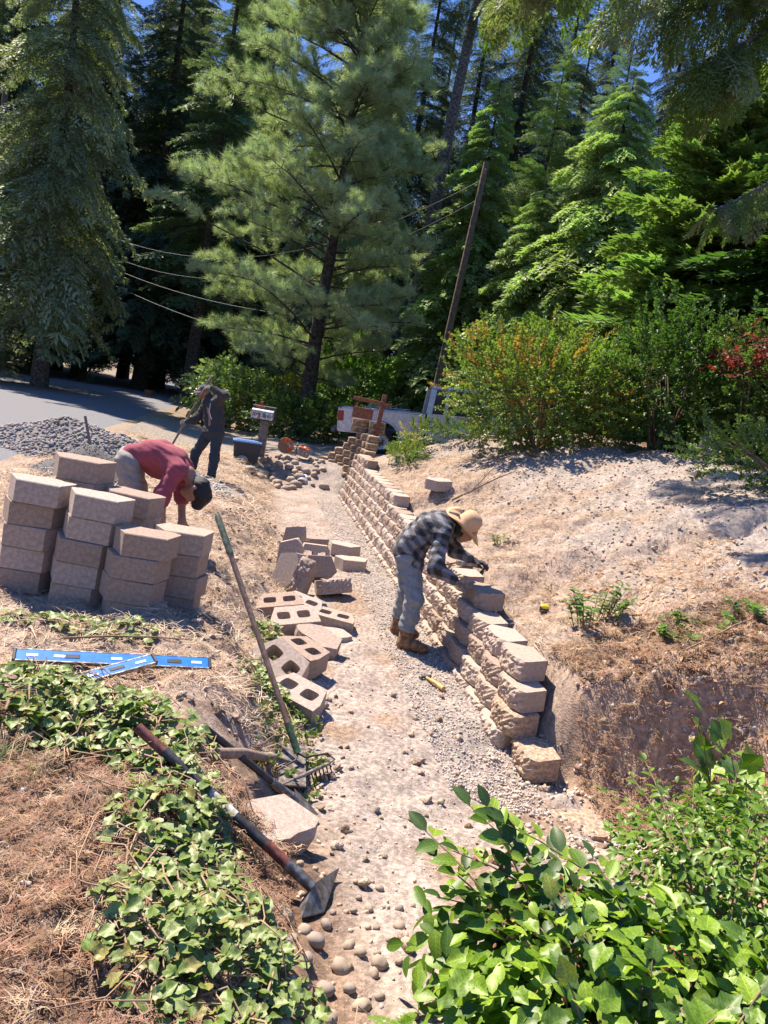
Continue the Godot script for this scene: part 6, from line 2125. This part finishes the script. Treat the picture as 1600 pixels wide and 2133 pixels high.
	for k in sticks:
		var a := gpt(k[0].x, k[0].z, k[0].y)
		var b := gpt(k[1].x, k[1].z, k[1].y)
		var s := sft()
		tube(s, [Vector3.ZERO, (b - a) * 0.35 + Vector3(0.01, 0.02, 0.015), (b - a) * 0.7 + Vector3(-0.01, 0.01, 0.0), b - a], [k[2], k[2] * 0.9, k[2] * 0.75, k[2] * 0.4], 6)
		for j in 3:
			var p := (b - a) * (0.3 + 0.2 * j)
			tube(s, [p, p + Vector3(rr(-0.1, 0.1), rr(0.0, 0.12), rr(-0.1, 0.1)) * (b - a).length()], [k[2] * 0.45, k[2] * 0.2], 4, false)
		tag(part(s, "stick", M.twig, null, Transform3D(Basis(), a)), k[3], "stick")

# ------------------------------------------------------------------ ivy
# leaves: up to `own` of the leaves are parts of their own, the rest are one part
func leaf_patch(t: Node3D, meshes: Array, m: Array, xfs: Array, own: int) -> void:
	var rest := []
	var rc := []
	for i in xfs.size():
		if i < own:
			inst(meshes[i % meshes.size()], "leaf", m[i % m.size()], t, xfs[i])
		else: rest.append(xfs[i])
	if rest.size() > 0:
		var half := []
		for k in meshes.size():
			half = []
			for i in rest.size():
				if i % meshes.size() == k: half.append(rest[i])
			var o := multi(meshes[k], half, "leaves", m[k % m.size()], t)
			o.set_meta("kind", "stuff")

var leaf_tex: ImageTexture = null
func leaf_shades(base: Array, rough: float, back: float) -> Array:
	var out := []
	if leaf_tex == null: leaf_tex = leaf_texture()
	for c in base:
		var m := leaf_mat(Color(c.r * 1.75, c.g * 1.75, c.b * 1.75), Color(0.65, 0.85, 0.3) * back, rough, false)
		m.albedo_texture = leaf_tex
		out.append(m)
	return out

var ivy_meshes := []
func ivy_patch(label: String, cx: float, cz: float, rx: float, rz: float, rot: float, cnt: int, own: int, hgt: float, s0: float, s1: float, m: Array) -> void:
	var t := thing("ivy_patch", label, "ivy", gpt(cx, cz))
	var xfs := []
	var vines := sft()
	for i in maxi(5, cnt / 16):
		var a := rr(0, TAU)
		var p := Vector3(cos(a) * rx * rr(0, 0.9), 0, sin(a) * rz * rr(0, 0.9)).rotated(Vector3.UP, rot)
		var d := Vector3(rr(-1, 1), 0, rr(-1, 1)).normalized()
		var pts := []
		for k in 6:
			var q := p + d * 0.07 * k
			pts.append(Vector3(q.x, ground_y(cx + q.x, cz + q.z) - t.position.y + hgt * rr(0.1, 0.9), q.z))
			d = d.rotated(Vector3.UP, rr(-0.5, 0.5))
		tube(vines, pts, [0.004, 0.004, 0.0035, 0.003, 0.0025, 0.002], 4, false)
	part(vines, "vines", M.vine, t)
	for i in cnt:
		var a := rr(0, TAU)
		var q := sqrt(rng.randf())
		var p := Vector3(cos(a) * rx * q, 0, sin(a) * rz * q).rotated(Vector3.UP, rot)
		p *= 1.0 + 0.35 * nz.get_noise_2d(p.x * 3.0 + cx, p.z * 3.0 + cz)
		var h := hgt * (1.0 - 0.7 * q * q) * rr(0.25, 1.1)
		p.y = ground_y(cx + p.x, cz + p.z) - t.position.y + 0.01 + h
		var up := Vector3(rr(-0.7, 0.5), 1.0, rr(-0.6, 0.7)).normalized()
		var b := axis_basis(up, rr(0, TAU))
		xfs.append(Transform3D(b.scaled_local(Vector3.ONE * rr(s0, s1)), p))
	# the highest leaves show largest: they come first
	xfs.sort_custom(func(u, v): return u.origin.y + u.origin.z * 0.1 > v.origin.y + v.origin.z * 0.1)
	leaf_patch(t, ivy_meshes, m, xfs, own)

func build_ground_cover() -> void:
	for i in 3: ivy_meshes.append(ivy_leaf_mesh(i + 1))
	var pale := leaf_shades([Color(0.18, 0.245, 0.075), Color(0.125, 0.185, 0.05), Color(0.21, 0.26, 0.105), Color(0.13, 0.20, 0.035), Color(0.16, 0.22, 0.07), Color(0.24, 0.22, 0.07)], 0.5, 0.6)
	ivy_patch("broad pale green ivy patch on the left bank below the spirit levels", -1.12, -3.20, 0.62, 0.30, -0.35, 850, 300, 0.14, 0.03, 0.06, pale)
	ivy_patch("trailing ivy patch hanging down the bank around the long black handle", -0.50, -2.46, 0.24, 0.55, 0.35, 560, 260, 0.085, 0.03, 0.056, pale)
	ivy_patch("light green ivy patch spreading over the brown litter nearest the pointed hoe", -0.28, -1.98, 0.33, 0.34, 0.2, 560, 260, 0.12, 0.027, 0.05, pale)
	ivy_patch("thin ivy trailing over the straw in front of the block pile", -1.62, -4.35, 0.5, 0.16, 0.1, 130, 60, 0.05, 0.035, 0.06, pale)
	ivy_patch("small ivy tuft growing between the tilted hollow blocks", -0.72, -5.82, 0.16, 0.14, 0.0, 90, 50, 0.12, 0.03, 0.055, pale)
	ivy_patch("ivy creeping over the last hollow block by the rake handle", -0.52, -4.72, 0.24, 0.26, 0.0, 170, 80, 0.10, 0.03, 0.055, pale)
	# grass
	var blade := strand_mesh(95, 3, 0.2, 0.004, 0.0)
	for g in [[-1.36, -2.86, 90, "tuft of pale green grass at the edge of the brown litter"], [-1.12, -2.72, 40, "thin tuft of dry yellow grass in the brown litter"]]:
		var t := thing("grass_tuft", g[3], "grass", gpt(g[0], g[1]))
		var s := sft()
		smooth(s, 0)
		for i in int(g[2]):
			var a := rr(0, TAU)
			var o := Vector3(rr(-0.05, 0.05), -0.01, rr(-0.05, 0.05))
			var d := Vector3(cos(a) * rr(0.1, 0.9), 1.0, sin(a) * rr(0.1, 0.9)).normalized()
			var L := rr(0.08, 0.2)
			var sd := d.cross(Vector3(cos(a), 0, sin(a)).cross(Vector3.UP)).normalized() * 0.0018
			sd = Vector3(-sin(a), 0, cos(a)) * 0.0018
			var mid := o + d * L * 0.55
			var e := o + d * L + Vector3(cos(a), -0.6, sin(a)) * L * 0.3
			quad(s, o - sd, o + sd, mid + sd, mid - sd)
			tri(s, mid - sd, mid + sd, e)
		part(s, "blades", leaf_mat(Color(0.20, 0.25, 0.10) if g[2] > 50 else Color(0.42, 0.34, 0.16), Color(0.12, 0.15, 0.05), 0.6, false), t)
	# young salal plants on the right bank
	var sal := leaf_shades([Color(0.075, 0.15, 0.03), Color(0.11, 0.20, 0.045), Color(0.15, 0.24, 0.06)], 0.34, 0.9)
	bushlet("young leafy shrub on the straw slope behind the yellow tape measure", Vector3(1.72, 0, -5.78), 0.26, 0.30, 26, 9, 0.045, 0.07, sal)
	bushlet("low leafy plant among dead leaves on the right bank", Vector3(2.22, 0, -5.25), 0.26, 0.14, 18, 9, 0.045, 0.075, sal)
	bushlet("second low leafy plant, farther up the right bank", Vector3(2.75, 0, -5.2), 0.34, 0.16, 24, 9, 0.045, 0.075, sal)
	bushlet("small green sprout on the slope above the man in the straw hat", Vector3(1.28, 0, -8.1), 0.10, 0.10, 8, 7, 0.03, 0.05, sal)

func bushlet(label: String, at: Vector3, r: float, h: float, stems: int, per: int, s0: float, s1: float, m: Array, n := "leafy_plant") -> void:
	var t := thing(n, label, "plant", gpt(at.x, at.z))
	var s := sft()
	var xfs := []
	for i in stems:
		var a := rr(0, TAU)
		var q := sqrt(rng.randf())
		var root := Vector3(cos(a) * r * q * 0.6, 0, sin(a) * r * q * 0.6)
		root.y = ground_y(t.position.x + root.x, t.position.z + root.z) - t.position.y - 0.01
		var tip := root + Vector3(cos(a) * r * 0.6 * rr(0.3, 1.0), h * rr(0.5, 1.1), sin(a) * r * 0.6 * rr(0.3, 1.0))
		tube(s, [root, root.lerp(tip, 0.5) + Vector3(0, h * 0.12, 0), tip], [0.004, 0.003, 0.0015], 4, false)
		for k in per:
			var f := 0.25 + 0.75 * (k + rng.randf() * 0.5) / per
			var p := root.lerp(tip, f) + Vector3(0, h * 0.12 * 4.0 * f * (1.0 - f), 0)
			var b := a + (1.6 if k % 2 else -1.6) + rr(-0.6, 0.6)
			var d := Vector3(cos(b), rr(0.0, 0.7), sin(b))
			xfs.append(Transform3D(aim_basis(d, Vector3(rr(-0.4, 0.4), 1, rr(-0.4, 0.4))).scaled_local(Vector3.ONE * rr(s0, s1)), p))
	part(s, "stems", M.twig, t).set_meta("kind", "stuff")
	leaf_patch(t, [oval_leaf_mesh(1.0, 0.55, 0.25, 0.2)], m, xfs, 280)

# ------------------------------------------------------------------ the plants close to the viewer on the right
func arch_shrub(n: String, label: String, roots: Array, tips: Array, per: int, s0: float, s1: float, meshes: Array, m: Array, own: int, fill := 0, fillr := Vector3.ZERO, fillc := Vector3.ZERO) -> void:
	var c := Vector3.ZERO
	for p in roots: c += p / roots.size()
	var t := thing(n, label, "shrub", gpt(c.x, c.z))
	var o := t.position
	var s := sft()
	var xfs := []
	for i in tips.size():
		var rt: Vector3 = roots[i % roots.size()] + Vector3(rr(-0.12, 0.12), 0, rr(-0.12, 0.12))
		rt.y = ground_y(rt.x, rt.z) - 0.02
		var tip: Vector3 = tips[i]
		var mid := rt.lerp(tip, 0.5) + Vector3(rr(-0.04, 0.04), 0.12 + rr(0, 0.06), rr(-0.04, 0.04))
		var cv := func(f: float) -> Vector3: return rt.lerp(mid, f).lerp(mid.lerp(tip, f), f)
		var pts := []
		for k in 7: pts.append(cv.call(k / 6.0) - o)
		tube(s, pts, [0.005, 0.0048, 0.0044, 0.004, 0.0033, 0.0025, 0.0016], 5, false)
		for k in per:
			var f := 0.35 + 0.65 * (k + 0.6 * rng.randf()) / per
			var p: Vector3 = cv.call(f)
			var d: Vector3 = (cv.call(minf(f + 0.05, 1.0)) - p + Vector3(0.0001, 0, 0)).normalized()
			var side := d.cross(Vector3.UP).normalized() * (1.0 if k % 2 else -1.0)
			var ld := (d * rr(0.3, 0.9) + side * rr(0.6, 1.1) + Vector3(0, rr(-0.1, 0.55), 0)).normalized()
			if k == per - 1: ld = (d + Vector3(0, 0.2, 0)).normalized()
			xfs.append(Transform3D(aim_basis(ld, Vector3(rr(-0.5, 0.4), 1, rr(-0.4, 0.5))).scaled_local(Vector3.ONE * rr(s0, s1)), p + ld * 0.006 - o))
	part(s, "stems", M.twig, t).set_meta("kind", "stuff")
	for i in fill:
		var d := Vector3(rng.randfn(), absf(rng.randfn()) * 0.8, rng.randfn()).normalized()
		var q := pow(rng.randf(), 0.35)
		var p := fillc + Vector3(d.x * fillr.x, d.y * fillr.y, d.z * fillr.z) * q * (1.0 + 0.25 * nz.get_noise_3dv(d * 2.0))
		p.y = maxf(p.y, ground_y(p.x, p.z) + 0.03)
		var up := (d * 0.7 + Vector3(rr(-1.0, 0.8), 0.7, rr(-0.9, 1.0))).normalized()
		xfs.append(Transform3D(axis_basis(up, rr(0, TAU)).scaled_local(Vector3.ONE * rr(s0, s1)), p - o))
	leaf_patch(t, meshes, m, xfs, own)

func build_foreground_plants() -> void:
	var oval := [oval_leaf_mesh(1.0, 0.56, 0.4, 0.22), oval_leaf_mesh(1.0, 0.62, 0.3, 0.34), oval_leaf_mesh(1.0, 0.5, 0.5, 0.1)]
	var fresh := leaf_shades([Color(0.115, 0.20, 0.016), Color(0.16, 0.26, 0.022), Color(0.075, 0.145, 0.014), Color(0.20, 0.30, 0.035), Color(0.04, 0.085, 0.014)], 0.48, 0.65)
	var tips := []
	var R := [Vector3(0.85, 0, -1.95), Vector3(1.05, 0, -1.8), Vector3(1.2, 0, -2.1)]
	for p in [[0.47, 0.90, -2.31], [0.42, 0.86, -2.36], [0.52, 0.86, -2.28], [0.29, 0.75, -2.36], [0.33, 0.70, -2.3], [0.38, 0.78, -2.2], [0.56, 0.80, -2.35], [0.62, 0.74, -2.4], [0.36, 0.62, -2.2], [0.46, 0.64, -2.15], [0.55, 0.70, -2.15], [0.68, 0.70, -2.3], [0.75, 0.72, -2.4], [0.84, 0.78, -2.3]]:
		tips.append(Vector3(p[0], p[1], p[2]))
	arch_shrub("salal_shrub", "salal shrub with oval bright green leaves on arching stems reaching over the dusty path", R, tips, 15, 0.06, 0.095, oval, fresh, 280, 420, Vector3(0.42, 0.36, 0.3), Vector3(0.72, 0.38, -2.2))
	var ivg := leaf_shades([Color(0.125, 0.22, 0.014), Color(0.17, 0.28, 0.018), Color(0.07, 0.14, 0.013), Color(0.22, 0.33, 0.03), Color(0.04, 0.085, 0.014), Color(0.20, 0.25, 0.04)], 0.48, 0.65)
	tips = []
	for i in 26: tips.append(Vector3(rr(0.45, 1.25), rr(0.55, 0.85), rr(-2.15, -1.35)))
	arch_shrub("ivy_shrub", "dense mass of glossy five lobed ivy leaves in the near right corner", [Vector3(0.85, 0, -1.7), Vector3(1.1, 0, -1.6), Vector3(0.7, 0, -1.5)], tips, 9, 0.038, 0.08, ivy_meshes + [oval[1]], ivg, 280, 2200, Vector3(0.62, 0.46, 0.55), Vector3(0.95, 0.38, -1.85))
	var fine := leaf_shades([Color(0.095, 0.18, 0.016), Color(0.135, 0.235, 0.022), Color(0.065, 0.13, 0.014)], 0.45, 0.8)
	tips = []
	for i in 46: tips.append(Vector3(rr(1.0, 1.85), rr(0.5, 0.9), rr(-3.1, -1.9)))
	arch_shrub("huckleberry_shrub", "huckleberry shrub with many small round leaves on the right bank", [Vector3(1.35, 0, -2.4), Vector3(1.55, 0, -2.7), Vector3(1.3, 0, -2.1)], tips, 16, 0.026, 0.05, [oval[0], oval[2]], fine, 280, 3600, Vector3(0.5, 0.5, 0.65), Vector3(1.5, 0.45, -2.5))
	# broad toothed leaves at the edge of the cut
	tips = []
	for i in 9: tips.append(Vector3(rr(1.5, 1.8), rr(0.75, 0.98), rr(-3.6, -3.1)))
	arch_shrub("bramble", "young bramble with broad drooping leaves at the edge of the raw cut", [Vector3(1.7, 0, -3.3), Vector3(1.85, 0, -3.2)], tips, 6, 0.07, 0.12, [oval[1], ivy_meshes[0]], fresh, 60)
	# dead flower sprays
	var t := thing("withered_sprays", "rust brown withered flower sprays among the ivy in the near right corner", "plant", gpt(0.8, -1.9))
	var xfs := []
	var cols := []
	for k in 9:
		var c := Vector3(rr(0.45, 1.15), rr(0.62, 0.85), rr(-2.2, -1.5))
		for i in 26:
			var p := c + Vector3(rng.randfn() * 0.035, rng.randfn() * 0.02, rng.randfn() * 0.03)
			xfs.append(Transform3D(Basis.from_euler(Vector3(rr(0, 6), rr(0, 6), rr(0, 6))).scaled_local(Vector3.ONE * rr(0.008, 0.018)), p - t.position))
			cols.append(vary(Color(0.30, 0.13, 0.07), 0.3))
	var mm := multi(oval[0], xfs, "petals", M.dry, t, cols)
	mm.set_meta("kind", "stuff")
	# fern fronds at the foot of the ivy
	for f in [[0.30, -1.95, 0.2, 0.24], [0.22, -1.86, 1.0, 0.22], [0.38, -1.9, 2.6, 0.22]]:
		var fr := thing("fern_frond", "small fern frond at the foot of the ivy mass beside the cobbles", "fern", gpt(f[0], f[1]), Basis(Vector3.UP, f[2]), "fern fronds beside the cobbles")
		var s := sft()
		smooth(s, 0)
		for i in 16:
			var u := i / 16.0
			var p := Vector3(u * f[3], 0.08 * sin(u * 2.4), 0)
			var L := 0.055 * (1.0 - u) + 0.006
			for e in [-1.0, 1.0]:
				leaf_tris(s, Transform3D(aim_basis(Vector3(0.25, 0.1, e)), p), L, 0.013, 0.1, 0.2)
		part(s, "leaflets", fine[1], fr)
		s = sft()
		tube(s, [Vector3(0, -0.01, 0), Vector3(f[3] * 0.5, 0.08 * sin(1.2), 0), Vector3(f[3], 0.08 * sin(2.4), 0)], [0.003, 0.002, 0.001], 5, false)
		part(s, "stalk", M.vine, fr)
